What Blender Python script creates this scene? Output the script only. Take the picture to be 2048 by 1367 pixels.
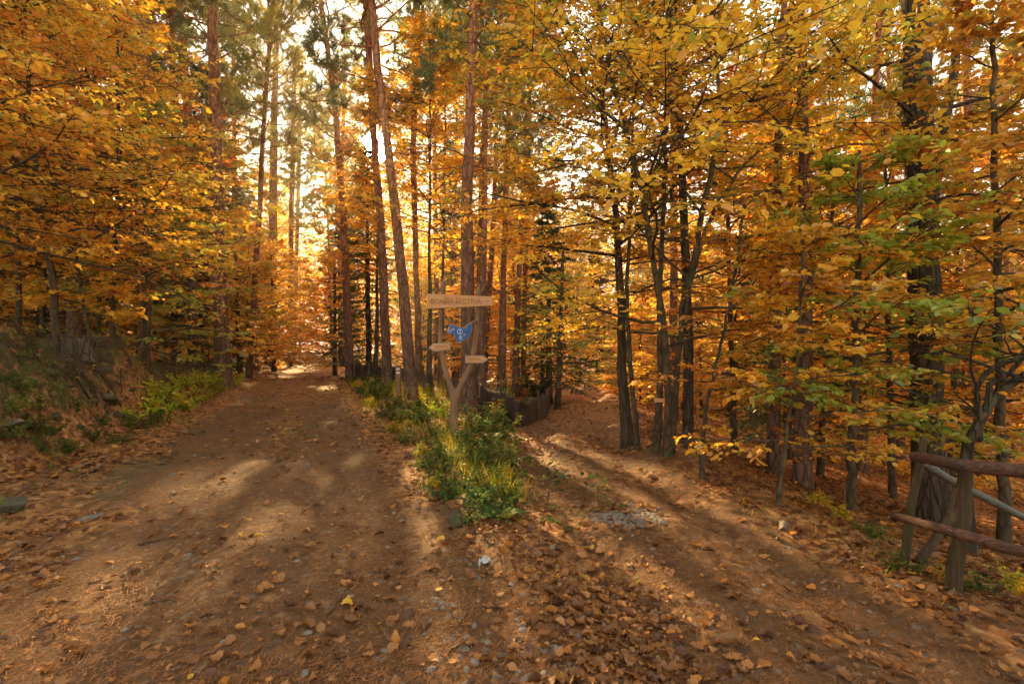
import bpy, math, random
import numpy as np
from mathutils import Vector
sc = bpy.context.scene
for o in list(bpy.data.objects): bpy.data.objects.remove(o)
rad = math.radians
# ------------------------------------------------------------------ camera
F = 967.0; CX = 1024.0; CY = 683.5; EYE = 1.55
cam = bpy.data.cameras.new('camera'); camo = bpy.data.objects.new('camera', cam)
sc.collection.objects.link(camo); camo.location = (0, 0, EYE); camo.rotation_euler = (rad(90), 0, 0)
cam.sensor_width = 36; cam.lens = 36 * F / 2048; cam.clip_start = 0.05; cam.clip_end = 3000
sc.camera = camo
sc.render.resolution_x = 1024; sc.render.resolution_y = 683
# ------------------------------------------------------------------ sky and sun
SUN_AZ = -15.6; SUN_EL = 21.3          # left of the view axis, above the horizon
sd = Vector((math.sin(rad(SUN_AZ)) * math.cos(rad(SUN_EL)), math.cos(rad(SUN_AZ)) * math.cos(rad(SUN_EL)), math.sin(rad(SUN_EL))))
sl = bpy.data.lights.new('sun', 'SUN'); slo = bpy.data.objects.new('sun', sl); sc.collection.objects.link(slo)
sl.energy = 3.9; sl.angle = rad(0.9); sl.color = (1.0, 0.67, 0.29)
slo.rotation_euler = sd.to_track_quat('Z', 'Y').to_euler()
w = bpy.data.worlds.new('World'); sc.world = w; w.use_nodes = True
nt = w.node_tree; nt.nodes.clear()
def N(t, kind, **kw):
    n = t.nodes.new(kind)
    for k, v in kw.items(): setattr(n, k, v)
    return n
wo = N(nt, 'ShaderNodeOutputWorld'); bg = N(nt, 'ShaderNodeBackground'); bg.inputs[1].default_value = 0.105
sky = N(nt, 'ShaderNodeTexSky', sky_type='NISHITA', sun_disc=False)
sky.sun_elevation = rad(SUN_EL); sky.sun_rotation = rad(SUN_AZ)
sky.air_density = 1.0; sky.dust_density = 2.0; sky.ozone_density = 1.0
tint = N(nt, 'ShaderNodeMix', data_type='RGBA', blend_type='MULTIPLY'); tint.inputs[0].default_value = 1
tint.inputs[7].default_value = (1.5, 1.12, 0.76, 1)
# the sun itself and the bright air round it, by direction
tc = N(nt, 'ShaderNodeTexCoord'); dp = N(nt, 'ShaderNodeVectorMath', operation='DOT_PRODUCT'); dp.inputs[1].default_value = sd
ac = N(nt, 'ShaderNodeMath', operation='ARCCOSINE')
def glow(width, amp):
    a = N(nt, 'ShaderNodeMath', operation='DIVIDE'); a.inputs[1].default_value = rad(width)
    b = N(nt, 'ShaderNodeMath', operation='POWER'); b.inputs[1].default_value = 2
    c = N(nt, 'ShaderNodeMath', operation='MULTIPLY'); c.inputs[1].default_value = -1
    d = N(nt, 'ShaderNodeMath', operation='EXPONENT'); e = N(nt, 'ShaderNodeMath', operation='MULTIPLY'); e.inputs[1].default_value = amp
    nt.links.new(ac.outputs[0], a.inputs[0]); nt.links.new(a.outputs[0], b.inputs[0]); nt.links.new(b.outputs[0], c.inputs[0])
    nt.links.new(c.outputs[0], d.inputs[0]); nt.links.new(d.outputs[0], e.inputs[0]); return e
g1, g2 = glow(1.0, 1500.0), glow(4.0, 3.0)
ga = N(nt, 'ShaderNodeMath', operation='ADD'); gm = N(nt, 'ShaderNodeMix', data_type='RGBA', blend_type='MULTIPLY'); gm.inputs[0].default_value = 1
gm.inputs[7].default_value = (1, 0.86, 0.62, 1)
sm = N(nt, 'ShaderNodeMix', data_type='RGBA', blend_type='ADD'); sm.inputs[0].default_value = 1
L = nt.links.new
L(tc.outputs['Generated'], dp.inputs[0]); L(dp.outputs['Value'], ac.inputs[0])
L(g1.outputs[0], ga.inputs[0]); L(g2.outputs[0], ga.inputs[1]); L(ga.outputs[0], gm.inputs[6])
capn = N(nt, 'ShaderNodeVectorMath', operation='MINIMUM'); capn.inputs[1].default_value = (2.7, 2.46, 2.12)   # brightness ceiling added to even out the sky
L(sky.outputs[0], tint.inputs[6]); L(tint.outputs[2], capn.inputs[0]); L(capn.outputs[0], sm.inputs[6]); L(gm.outputs[2], sm.inputs[7])
L(sm.outputs[2], bg.inputs[0]); L(bg.outputs[0], wo.inputs[0])
w.cycles.sampling_method = 'MANUAL'; w.cycles.sample_map_resolution = 1024
sc.view_settings.view_transform = 'Standard'; sc.view_settings.look = 'None'; sc.view_settings.gamma = 1
sc.view_settings.exposure = 2.9
cy = sc.cycles
cy.use_denoising = True; cy.denoiser = 'OPENIMAGEDENOISE'; cy.use_adaptive_sampling = True; cy.adaptive_threshold = 0.03
cy.max_bounces = 9; cy.diffuse_bounces = 7; cy.glossy_bounces = 2; cy.transmission_bounces = 7; cy.transparent_max_bounces = 4; cy.volume_bounces = 0
cy.sample_clamp_indirect = 4; cy.caustics_reflective = False; cy.caustics_refractive = False
sc.render.use_persistent_data = False

# ------------------------------------------------------------------ helpers
def tag(o, label=None, cat=None, group=None, kind=None):
    if label: o['label'] = label
    if cat: o['category'] = cat
    if group: o['group'] = group
    if kind: o['kind'] = kind
    return o
def link(o): sc.collection.objects.link(o); return o
def empty(name, loc=(0, 0, 0)):
    o = bpy.data.objects.new(name, None); o.location = loc; o.empty_display_size = 0.2; return link(o)
def mesh(name, V, faces, mats, col=None, smooth=True, matidx=None):
    """faces: list of int arrays (n,3) or (n,4)"""
    me = bpy.data.meshes.new(name)
    V = np.asarray(V, np.float32); me.vertices.add(len(V)); me.vertices.foreach_set('co', V.ravel())
    fl = [np.asarray(f, np.int32) for f in faces if len(f)]
    loops = np.concatenate([f.ravel() for f in fl]); tot = np.concatenate([np.full(len(f), f.shape[1], np.int32) for f in fl])
    me.loops.add(len(loops)); me.loops.foreach_set('vertex_index', loops)
    me.polygons.add(len(tot)); st = np.zeros(len(tot), np.int32); st[1:] = np.cumsum(tot)[:-1]
    me.polygons.foreach_set('loop_start', st); me.polygons.foreach_set('loop_total', tot)
    if smooth: me.polygons.foreach_set('use_smooth', np.ones(len(tot), bool))
    if matidx is not None: me.polygons.foreach_set('material_index', np.asarray(matidx, np.int32))
    if col is not None:
        a = me.color_attributes.new('col', 'FLOAT_COLOR', 'POINT'); c = np.ones((len(V), 4), np.float32); c[:, :3] = col
        a.data.foreach_set('color', c.ravel())
    for m in (mats if isinstance(mats, (list, tuple)) else [mats]): me.materials.append(m)
    me.update(calc_edges=True); return me
def obj(name, me, parent=None, loc=(0, 0, 0)):
    o = bpy.data.objects.new(name, me); o.location = loc
    if parent is not None: o.parent = parent
    return link(o)
def nrm(a): return a / np.maximum(np.linalg.norm(a, axis=-1, keepdims=True), 1e-9)
class Acc:
    def __init__(s): s.V = []; s.q = []; s.t = []; s.c = []; s.n = 0
    def add(s, V, q=None, t=None, c=None):
        V = np.asarray(V, float).reshape(-1, 3)
        if q is not None and len(q): s.q.append(np.asarray(q).reshape(-1, 4) + s.n)
        if t is not None and len(t): s.t.append(np.asarray(t).reshape(-1, 3) + s.n)
        s.V.append(V); s.n += len(V)
        if c is not None: s.c.append(np.broadcast_to(c, (len(V), 3)))
    def mesh(s, name, mat, off=(0, 0, 0), smooth=True):
        V = np.concatenate(s.V) - np.asarray(off)
        f = ([np.concatenate(s.q)] if s.q else []) + ([np.concatenate(s.t)] if s.t else [])
        return mesh(name, V, f, mat, np.concatenate(s.c) if s.c else None, smooth)
def tubes(acc, P, R, k=6, cap=False, c=None, rough=0, rng=None):
    """P (N,m,3) polylines, R (N,m) radii"""
    P = np.asarray(P, float); R = np.asarray(R, float)
    if P.ndim == 2: P = P[None]; R = R[None]
    Nn, m, _ = P.shape
    T = np.empty_like(P); T[:, 1:-1] = P[:, 2:] - P[:, :-2]; T[:, 0] = P[:, 1] - P[:, 0]; T[:, -1] = P[:, -1] - P[:, -2]; T = nrm(T)
    ref = np.where(np.abs(T[:, :1, 2:3]) > 0.8, np.array([1.0, 0, 0]), np.array([0, 0, 1.0]))
    U = nrm(np.cross(T, np.broadcast_to(ref, T.shape))); W = np.cross(T, U)
    a = np.arange(k) / k * 2 * math.pi
    RR = R[:, :, None] * np.ones(k)
    if rough: RR = RR * (1 + rough * rng.standard_normal((Nn, m, k)))
    V = P[:, :, None] + RR[..., None] * (np.cos(a)[:, None] * U[:, :, None] + np.sin(a)[:, None] * W[:, :, None])
    i = np.arange(m - 1)[:, None] * k; j = np.arange(k); j2 = (j + 1) % k
    q = np.stack([i + j, i + j2, i + k + j2, i + k + j], -1).reshape(-1, 4)
    Q = (q[None] + (np.arange(Nn) * m * k)[:, None, None]).reshape(-1, 4)
    V = V.reshape(-1, 3); t = None
    if cap:
        base = Nn * m * k; V = np.concatenate([V, P[:, 0], P[:, -1]]); t = []
        for n in range(Nn):
            for jj in range(k):
                t.append((n * m * k + (jj + 1) % k, n * m * k + jj, base + n))
                t.append((n * m * k + (m - 1) * k + jj, n * m * k + (m - 1) * k + (jj + 1) % k, base + Nn + n))
    acc.add(V, Q, t, c)
def branch(S, D, Ln, m, wob, grav, rng):
    S = np.asarray(S, float); d = nrm(np.asarray(D, float)); P = [S]; st = (np.asarray(Ln) / (m - 1))[:, None]
    for i in range(m - 1):
        d = nrm(d + wob * rng.standard_normal(d.shape) + np.array([0, 0, grav])); P.append(P[-1] + d * st)
    return np.stack(P, 1)
def along(P, idx, t):
    m = P.shape[1]; f = np.clip(t, 0, 0.9999) * (m - 1); i = f.astype(int); u = (f - i)[:, None]
    a = P[idx, i]; b = P[idx, i + 1]; return a * (1 - u) + b * u, nrm(b - a)
def turn(D, ang, up):
    c, s = np.cos(ang), np.sin(ang)
    return nrm(np.stack([D[:, 0] * c - D[:, 1] * s, D[:, 0] * s + D[:, 1] * c, D[:, 2] * 0.5 + up], -1))
def smooth01(x): x = np.clip(x, 0, 1); return x * x * (3 - 2 * x)
_g = np.random.default_rng(5); _tab = _g.random((256, 256))
def vnoise(x, y, s=1.0, o=0):
    x = np.asarray(x, float) * s + 71.3 + o * 13.7; y = np.asarray(y, float) * s + 37.9 + o * 7.1
    xi = np.floor(x).astype(int); yi = np.floor(y).astype(int); u = x - xi; v = y - yi; u = u * u * (3 - 2 * u); v = v * v * (3 - 2 * v)
    g = lambda a, b: _tab[a % 256, b % 256]
    return (g(xi, yi) * (1 - u) + g(xi + 1, yi) * u) * (1 - v) + (g(xi, yi + 1) * (1 - u) + g(xi + 1, yi + 1) * u) * v - 0.5

# ------------------------------------------------------------------ terrain
RA = np.array([(0.6, -6, 0), (0.0, -2, 0), (-1.1, 1.5, 0), (-2.3, 4.4, 0), (-3.75, 8, 0), (-5.9, 13, 0), (-8.5, 19.5, 0), (-12.3, 30, -0.12), (-24, 60, 0.25), (-30, 72, 0.6), (-42, 80, 1.0), (-62, 84, 1.6)])
RB = np.array([(1.6, -6, 0), (1.5, 1, 0), (1.15, 4, 0), (1.0, 6, -0.08), (1.15, 9, -0.22), (1.5, 11.5, -0.35), (2.8, 20, -0.85), (3.4, 27, -1.3), (3.0, 33, -1.7), (-0.5, 42, -2.2), (-9, 54, -2.6)])
def dens(R, n=14):
    out = []
    for i in range(len(R) - 1):
        p0 = R[max(i - 1, 0)]; p1 = R[i]; p2 = R[i + 1]; p3 = R[min(i + 2, len(R) - 1)]
        for t in np.arange(n) / n:
            out.append(0.5 * ((2 * p1) + (-p0 + p2) * t + (2 * p0 - 5 * p1 + 4 * p2 - p3) * t * t + (-p0 + 3 * p1 - 3 * p2 + p3) * t ** 3))
    out.append(R[-1]); return np.array(out)
DA, DB = dens(RA), dens(RB)
def near(Rd, x, y):
    x = np.asarray(x, float).ravel(); y = np.asarray(y, float).ravel()
    A = Rd[:-1]; B = Rd[1:]; best = np.full(len(x), 1e9); sg = np.zeros(len(x)); z = np.zeros(len(x))
    for a, b in zip(A, B):
        dx, dy = b[0] - a[0], b[1] - a[1]; l2 = dx * dx + dy * dy
        t = np.clip(((x - a[0]) * dx + (y - a[1]) * dy) / l2, 0, 1)
        ex = x - (a[0] + t * dx); ey = y - (a[1] + t * dy); d = np.hypot(ex, ey); m = d < best
        best = np.where(m, d, best); sg = np.where(m, np.sign(dy * ex - dx * ey), sg); z = np.where(m, a[2] + t * (b[2] - a[2]), z)
    return best, sg, z       # sg>0: to the right of the line
def terrain(x, y, full=False):
    x = np.asarray(x, float); y = np.asarray(y, float); sh = x.shape; x = x.ravel(); y = y.ravel()
    da, sa, za = near(DA, x, y); db, sb, zb = near(DB, x, y)
    wa = 1 / (0.3 + da) ** 2; wb = 1 / (0.3 + db) ** 2; z = (za * wa + zb * wb) / (wa + wb)
    z = np.where(sa < 0, za, z); z = np.where((sb > 0) & (sa > 0), zb, z)
    la = np.where(sa < 0, da, 0)                      # metres left of the left track
    rb = np.where((sb > 0) & (sa > 0), db, 0)         # metres right of the right track
    hb = np.interp(y, [-6, 1, 3, 5, 9.5, 12, 17, 30, 60], [0.3, 0.3, 0.7, 1.45, 1.45, 0.8, 0.5, 0.5, 0.8])
    foot = np.interp(y, [0, 4, 9, 12, 20], [2.6, 2.7, 2.35, 2.1, 1.9])
    bank = smooth01((la - foot + 0.3 * vnoise(x, y, 0.9)) / 1.15)
    z = z + bank * hb * (1 + 0.5 * vnoise(x, y, 0.6, 2)) + np.minimum(np.maximum(la - foot - 1, 0) * 0.10, 5)
    z = z + bank * (0.40 * vnoise(x, y, 1.7, 3) + 0.24 * vnoise(x, y, 4.1, 4) + 0.08 * vnoise(x, y, 9.0, 4)) * np.exp(-np.clip(la - 4.5, 0, 99) / 3)
    edge = 1.25 + 0.25 * vnoise(x, y, 0.5, 7)
    hump = np.exp(-((rb - edge - 0.15) / 0.5) ** 2) * 0.13 * smooth01((y - 4) / 3)
    dd = np.maximum(rb - edge - 0.3, 0)
    z = z + hump - np.where(dd < 12, 0.27 * dd - 0.007 * dd * dd, 2.232 + 0.10 * (dd - 12)) * 1.0
    med = (sa > 0) & (sb < 0); mm = np.minimum(np.maximum(da - 1.5, 0), np.maximum(db - 1.0, 0))
    z = z + np.where(med, smooth01(mm / 1.2) * 0.14, 0)
    road = np.maximum(smooth01((1.75 + 0.5 * vnoise(x, y, 1.2, 9) - da) / 0.6), smooth01((1.25 + 0.4 * vnoise(x, y, 1.3, 8) - db) / 0.5))
    road = np.maximum(road, smooth01((3.6 - y + 0.4 * vnoise(x, y, 1, 1)) / 0.8) * ((x > -2.6) & (x < 2.6)))
    # wheel ruts and unevenness
    rut = np.exp(-((da - 0.75) / 0.28) ** 2) * 0.045 + np.exp(-((db - 0.6) / 0.25) ** 2) * 0.05
    z = z - rut * road + 0.05 * vnoise(x, y, 1.1, 5) + (0.03 + 0.05 * (1 - road)) * vnoise(x, y, 3.3, 6) + 0.012 * vnoise(x, y, 11, 11)
    z = z + (1 - road) * 0.6 * vnoise(x, y, 0.12, 12) * smooth01((np.hypot(x, y) - 9) / 15)
    if full: return z.reshape(sh), road.reshape(sh), bank.reshape(sh), med.reshape(sh), mm.reshape(sh), la.reshape(sh), rb.reshape(sh), da.reshape(sh), db.reshape(sh), sa.reshape(sh), sb.reshape(sh)
    return z.reshape(sh)
def H(x, y): return float(terrain(np.array([x]), np.array([y]))[0])
def W(px, py, Y): return np.array([(px - CX) / F * Y, Y, EYE - (py - CY) / F * Y])
def hit(px, py, lo=2.0, hi=60.0):
    Y = np.exp(np.linspace(math.log(lo), math.log(hi), 400)); x = (px - CX) / F * Y; z = EYE - (py - CY) / F * Y
    b = np.nonzero(terrain(x, Y) > z)[0]
    k = b[0] if len(b) else 399
    return float(Y[k])

# ------------------------------------------------------------------ materials
def newmat(name):
    m = bpy.data.materials.new(name); m.use_nodes = True; t = m.node_tree; t.nodes.clear()
    out = N(t, 'ShaderNodeOutputMaterial'); return m, t, out
def ramp(t, src, stops, interp='LINEAR'):
    r = N(t, 'ShaderNodeValToRGB'); r.color_ramp.interpolation = interp
    while len(r.color_ramp.elements) < len(stops): r.color_ramp.elements.new(0.5)
    for e, (p, c) in zip(r.color_ramp.elements, stops): e.position = p; e.color = (*c, 1)
    t.links.new(src, r.inputs[0]); return r.outputs[0]
def mapped(t, scale, coord='Object'):
    c = N(t, 'ShaderNodeTexCoord'); mp = N(t, 'ShaderNodeMapping'); mp.inputs['Scale'].default_value = scale
    t.links.new(c.outputs[coord], mp.inputs[0]); return mp.outputs[0]
def noise(t, vec, scale, detail=6, rough=0.6, dist=0):
    n = N(t, 'ShaderNodeTexNoise'); n.inputs['Scale'].default_value = scale; n.inputs['Detail'].default_value = detail
    n.inputs['Roughness'].default_value = rough; n.inputs['Distortion'].default_value = dist
    t.links.new(vec, n.inputs['Vector']); return n.outputs['Fac']
def mixc(t, f, a, b, mode='MIX'):
    m = N(t, 'ShaderNodeMix', data_type='RGBA', blend_type=mode)
    for s, v in ((0, f), (6, a), (7, b)):
        if isinstance(v, (int, float)): m.inputs[s].default_value = v
        elif isinstance(v, tuple): m.inputs[s].default_value = (*v, 1)
        else: t.links.new(v, m.inputs[s])
    return m.outputs[2]
def bump(t, h, strength, dist):
    b = N(t, 'ShaderNodeBump'); b.inputs['Strength'].default_value = strength; b.inputs['Distance'].default_value = dist
    t.links.new(h, b.inputs['Height']); return b.outputs[0]
def princ(t, out, col, rough=0.85, normal=None, spec=0.3):
    p = N(t, 'ShaderNodeBsdfPrincipled'); p.inputs['Roughness'].default_value = rough; p.inputs['Specular IOR Level'].default_value = spec
    if isinstance(col, tuple): p.inputs['Base Color'].default_value = (*col, 1)
    else: t.links.new(col, p.inputs['Base Color'])
    if normal is not None: t.links.new(normal, p.inputs['Normal'])
    t.links.new(p.outputs[0], out.inputs[0]); return p
def mat_bark(name, dark, light, moss=None, plate=9.0, stretch=0.22, bs=0.9, top=None):
    m, t, out = newmat(name)
    v = mapped(t, (1, 1, stretch)); n = noise(t, v, plate, 8, 0.65, 0.6); n2 = noise(t, v, plate * 4.5, 5, 0.6)
    vo = N(t, 'ShaderNodeTexVoronoi', feature='DISTANCE_TO_EDGE'); vo.inputs['Scale'].default_value = plate * 1.6
    wv = N(t, 'ShaderNodeVectorMath', operation='ADD'); nn = N(t, 'ShaderNodeTexNoise'); nn.inputs['Scale'].default_value = 6
    t.links.new(v, nn.inputs['Vector']); sc_ = N(t, 'ShaderNodeVectorMath', operation='SCALE'); sc_.inputs['Scale'].default_value = 0.12
    t.links.new(nn.outputs['Color'], sc_.inputs[0]); t.links.new(v, wv.inputs[0]); t.links.new(sc_.outputs[0], wv.inputs[1]); t.links.new(wv.outputs[0], vo.inputs['Vector'])
    crack = ramp(t, vo.outputs['Distance'], [(0.0, (0, 0, 0)), (0.16, (1, 1, 1))])
    col = ramp(t, n, [(0.3, dark), (0.72, light)])
    col = mixc(t, 0.35, col, ramp(t, n2, [(0.35, dark), (0.7, light)]))
    if top is not None:      # pines turn fox-red higher up
        c = N(t, 'ShaderNodeTexCoord'); s = N(t, 'ShaderNodeSeparateXYZ'); t.links.new(c.outputs['Object'], s.inputs[0])
        mr = N(t, 'ShaderNodeMapRange'); mr.inputs[1].default_value = 1.0; mr.inputs[2].default_value = 7.0; t.links.new(s.outputs[2], mr.inputs[0])
        col = mixc(t, mr.outputs[0], col, ramp(t, n, [(0.3, top[0]), (0.7, top[1])]))
    f = N(t, 'ShaderNodeMath', operation='MULTIPLY'); f.inputs[1].default_value = 0.6
    inv = N(t, 'ShaderNodeMath', operation='SUBTRACT'); inv.inputs[0].default_value = 1; t.links.new(crack, inv.inputs[1]); t.links.new(inv.outputs[0], f.inputs[0])
    col = mixc(t, f.outputs[0], col, tuple(x * 0.35 for x in dark))
    if moss is not None:
        mn = noise(t, mapped(t, (1, 1, 0.5)), 3.5, 5, 0.7); mf = ramp(t, mn, [(0.5, (0, 0, 0)), (0.68, (0.75, 0.75, 0.75))]); col = mixc(t, mf, col, moss)
    ad = N(t, 'ShaderNodeMath', operation='ADD'); t.links.new(crack, ad.inputs[0]); t.links.new(n, ad.inputs[1])
    princ(t, out, col, 0.9, bump(t, ad.outputs[0], bs, 0.02), 0.15); return m
M = {}
M['pine_bark'] = mat_bark('pine_bark', (0.085, 0.048, 0.035), (0.29, 0.165, 0.115), None, 7, 0.3, 0.9, ((0.26, 0.10, 0.05), (0.52, 0.24, 0.125)))
M['beech_bark'] = mat_bark('beech_bark', (0.05, 0.034, 0.020), (0.16, 0.11, 0.065), (0.075, 0.085, 0.025), 5, 0.6, 0.35)
M['oak_bark'] = mat_bark('oak_bark', (0.04, 0.027, 0.018), (0.16, 0.11, 0.075), (0.07, 0.08, 0.035), 9, 0.16, 1.0)
M['twig_bark'] = mat_bark('twig_bark', (0.06, 0.038, 0.022), (0.16, 0.10, 0.06), None, 12, 0.5, 0.3)
def mat_leaf(name, trans=0.5, sat=1.0, hue_var=0.014, val_var=0.18, gloss=0.08):
    m, t, out = newmat(name)
    a = N(t, 'ShaderNodeAttribute', attribute_name='col'); oi = N(t, 'ShaderNodeObjectInfo')
    hs = N(t, 'ShaderNodeHueSaturation')
    def mr(a0, a1):
        r = N(t, 'ShaderNodeMapRange'); r.inputs[3].default_value = a0; r.inputs[4].default_value = a1; t.links.new(oi.outputs['Random'], r.inputs[0]); return r.outputs[0]
    t.links.new(mr(0.5 - hue_var, 0.5 + hue_var), hs.inputs['Hue']); t.links.new(mr(1 - val_var, 1 + val_var), hs.inputs['Value']); hs.inputs['Saturation'].default_value = sat
    t.links.new(a.outputs['Color'], hs.inputs['Color'])
    d = N(t, 'ShaderNodeBsdfDiffuse'); tr = N(t, 'ShaderNodeBsdfTranslucent'); g = N(t, 'ShaderNodeBsdfGlossy'); g.inputs['Roughness'].default_value = 0.45
    g.inputs['Color'].default_value = (0.8, 0.8, 0.75, 1)
    t.links.new(hs.outputs[0], d.inputs[0])
    gm_ = N(t, 'ShaderNodeGamma'); gm_.inputs[1].default_value = 0.85; t.links.new(hs.outputs[0], gm_.inputs[0]); t.links.new(gm_.outputs[0], tr.inputs[0])
    m1 = N(t, 'ShaderNodeMixShader'); m1.inputs[0].default_value = trans; t.links.new(d.outputs[0], m1.inputs[1]); t.links.new(tr.outputs[0], m1.inputs[2])
    m2 = N(t, 'ShaderNodeMixShader'); m2.inputs[0].default_value = gloss; t.links.new(m1.outputs[0], m2.inputs[1]); t.links.new(g.outputs[0], m2.inputs[2])
    t.links.new(m2.outputs[0], out.inputs[0]); return m
M['leaf'] = mat_leaf('autumn_leaf', 0.62)
M['needle'] = mat_leaf('needle', 0.35, 1.0, 0.02, 0.15, 0.05)
M['green'] = mat_leaf('green_leaf', 0.4, 1.0, 0.02, 0.2, 0.015)
M['litter'] = mat_leaf('dead_leaf', 0.15, 1.0, 0.0, 0.0, 0.04)
def mat_ground():
    m, t, out = newmat('forest_floor')
    a = N(t, 'ShaderNodeAttribute', attribute_name='col'); s = N(t, 'ShaderNodeSeparateColor'); t.links.new(a.outputs['Color'], s.inputs[0])
    v = mapped(t, (1, 1, 1))
    big = noise(t, v, 0.9, 6, 0.65); mid = noise(t, v, 6, 8, 0.7); fine = noise(t, v, 55, 6, 0.75)
    dirt = ramp(t, big, [(0.3, (0.115, 0.048, 0.017)), (0.55, (0.175, 0.077, 0.025)), (0.75, (0.23, 0.11, 0.038))])
    dirt = mixc(t, 0.55, dirt, ramp(t, fine, [(0.35, (0.04, 0.019, 0.011)), (0.5, (0.15, 0.065, 0.021)), (0.7, (0.30, 0.14, 0.044))]))
    dirt = mixc(t, ramp(t, mid, [(0.52, (0, 0, 0)), (0.75, (0.7, 0.7, 0.7))]), dirt, (0.15, 0.10, 0.07))
    vo = N(t, 'ShaderNodeTexVoronoi'); vo.inputs['Scale'].default_value = 28; t.links.new(v, vo.inputs['Vector'])
    sv = N(t, 'ShaderNodeSeparateColor'); t.links.new(vo.outputs['Color'], sv.inputs[0])
    pebf = ramp(t, sv.outputs[0], [(0.90, (0, 0, 0)), (0.93, (0.8, 0.8, 0.8))]); dirt = mixc(t, pebf, dirt, ramp(t, sv.outputs[1], [(0, (0.11, 0.075, 0.05)), (1, (0.24, 0.17, 0.11))]))
    # fallen leaves too small or far to model
    wn = N(t, 'ShaderNodeTexNoise'); wn.inputs['Scale'].default_value = 14; t.links.new(v, wn.inputs['Vector'])
    sc2 = N(t, 'ShaderNodeVectorMath', operation='SCALE'); sc2.inputs['Scale'].default_value = 0.06; t.links.new(wn.outputs['Color'], sc2.inputs[0])
    av = N(t, 'ShaderNodeVectorMath', operation='ADD'); t.links.new(v, av.inputs[0]); t.links.new(sc2.outputs[0], av.inputs[1])
    vl = N(t, 'ShaderNodeTexVoronoi'); vl.inputs['Scale'].default_value = 14; t.links.new(av.outputs[0], vl.inputs['Vector'])
    sl_ = N(t, 'ShaderNodeSeparateColor'); t.links.new(vl.outputs['Color'], sl_.inputs[0])
    lit = ramp(t, sl_.outputs[0], [(0, (0.14, 0.05, 0.018)), (0.35, (0.30, 0.115, 0.035)), (0.7, (0.42, 0.19, 0.055)), (1, (0.50, 0.27, 0.10))])
    earth = ramp(t, mid, [(0.3, (0.028, 0.014, 0.009)), (0.7, (0.10, 0.05, 0.028))])
    mossn = noise(t, v, 2.2, 6, 0.7); mossf = ramp(t, mossn, [(0.40, (0, 0, 0)), (0.55, (0.85, 0.85, 0.85))])
    earth = mixc(t, mossf, earth, ramp(t, fine, [(0.3, (0.035, 0.04, 0.012)), (0.7, (0.14, 0.14, 0.035))]))
    lf = N(t, 'ShaderNodeMath', operation='ADD'); t.links.new(s.outputs[2], lf.inputs[0]); t.links.new(mid, lf.inputs[1])
    lfr = ramp(t, lf.outputs[0], [(0.78, (0, 0, 0)), (0.98, (1, 1, 1))]) 
    col = mixc(t, s.outputs[1], dirt, earth); col = mixc(t, lfr, col, lit)
    ad = N(t, 'ShaderNodeMath', operation='MULTIPLY_ADD'); ad.inputs[1].default_value = 0.8; t.links.new(vl.outputs['Distance'], ad.inputs[0]); t.links.new(fine, ad.inputs[2])
    princ(t, out, col, 0.8, bump(t, ad.outputs[0], 0.75, 0.022), 0.25); return m
M['ground'] = mat_ground()
def mat_wood(name, a, b, c=None, sc3=(1, 14, 14), bs=0.4):
    m, t, out = newmat(name); v = mapped(t, sc3); n = noise(t, v, 3.0, 8, 0.65, 0.8); n2 = noise(t, mapped(t, (1, 1, 1)), 2.5, 4)
    col = ramp(t, n, [(0.3, a), (0.7, b)])
    if c: col = mixc(t, ramp(t, n2, [(0.42, (0, 0, 0)), (0.62, (0.7, 0.7, 0.7))]), col, c)
    princ(t, out, col, 0.8, bump(t, n, bs, 0.01), 0.2); return m
M['board'] = mat_wood('board_wood', (0.48, 0.22, 0.08), (0.74, 0.39, 0.16), (0.52, 0.29, 0.16))
M['post_wood'] = mat_wood('post_wood', (0.13, 0.072, 0.038), (0.34, 0.20, 0.11), (0.15, 0.10, 0.065), (14, 14, 1))
M['stake_wood'] = mat_wood('stake_wood', (0.03, 0.018, 0.010), (0.10, 0.06, 0.028), (0.055, 0.048, 0.014), (14, 14, 1))
M['rail_wood'] = mat_wood('rail_wood', (0.018, 0.009, 0.006), (0.19, 0.08, 0.045), (0.07, 0.045, 0.03), (1.6, 18, 18), 1.0)
M['grey_wood'] = mat_wood('grey_wood', (0.06, 0.055, 0.045), (0.17, 0.16, 0.13), None, (1, 12, 12))
M['stone'] = mat_wood('stone', (0.09, 0.085, 0.07), (0.27, 0.24, 0.19), (0.10, 0.10, 0.04), (3, 3, 3), 0.8)
M['gravel'] = mat_wood('gravel_stone', (0.12, 0.095, 0.075), (0.30, 0.24, 0.18), None, (5, 5, 5))
def flatm(name, c, r=0.6):
    m, t, out = newmat(name); n = noise(t, mapped(t, (1, 1, 1)), 18, 4); col = mixc(t, n, tuple(x * 0.8 for x in c), tuple(min(1, x * 1.15) for x in c))
    princ(t, out, col, r, None, 0.3); return m
M['blue'] = flatm('blue_paint', (0.006, 0.095, 0.33), 0.4); M['white'] = flatm('pale_paint', (0.62, 0.60, 0.52)); M['carved'] = flatm('carved_letters', (0.32, 0.145, 0.058))
M['pink'] = flatm('pink_sticker', (0.55, 0.30, 0.32)); M['edge'] = flatm('weathered_edge', (0.33, 0.25, 0.18)); M['redp'] = flatm('red_paint', (0.4, 0.05, 0.03))
M['net'] = flatm('dark_netting', (0.05, 0.03, 0.023), 0.9); M['wire'] = flatm('wire', (0.06, 0.05, 0.045), 0.5); M['needle_litter'] = mat_leaf('needle_litter', 0.1, 1, 0, 0, 0.04)
M['paper'] = flatm('paper', (0.45, 0.43, 0.41))

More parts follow.
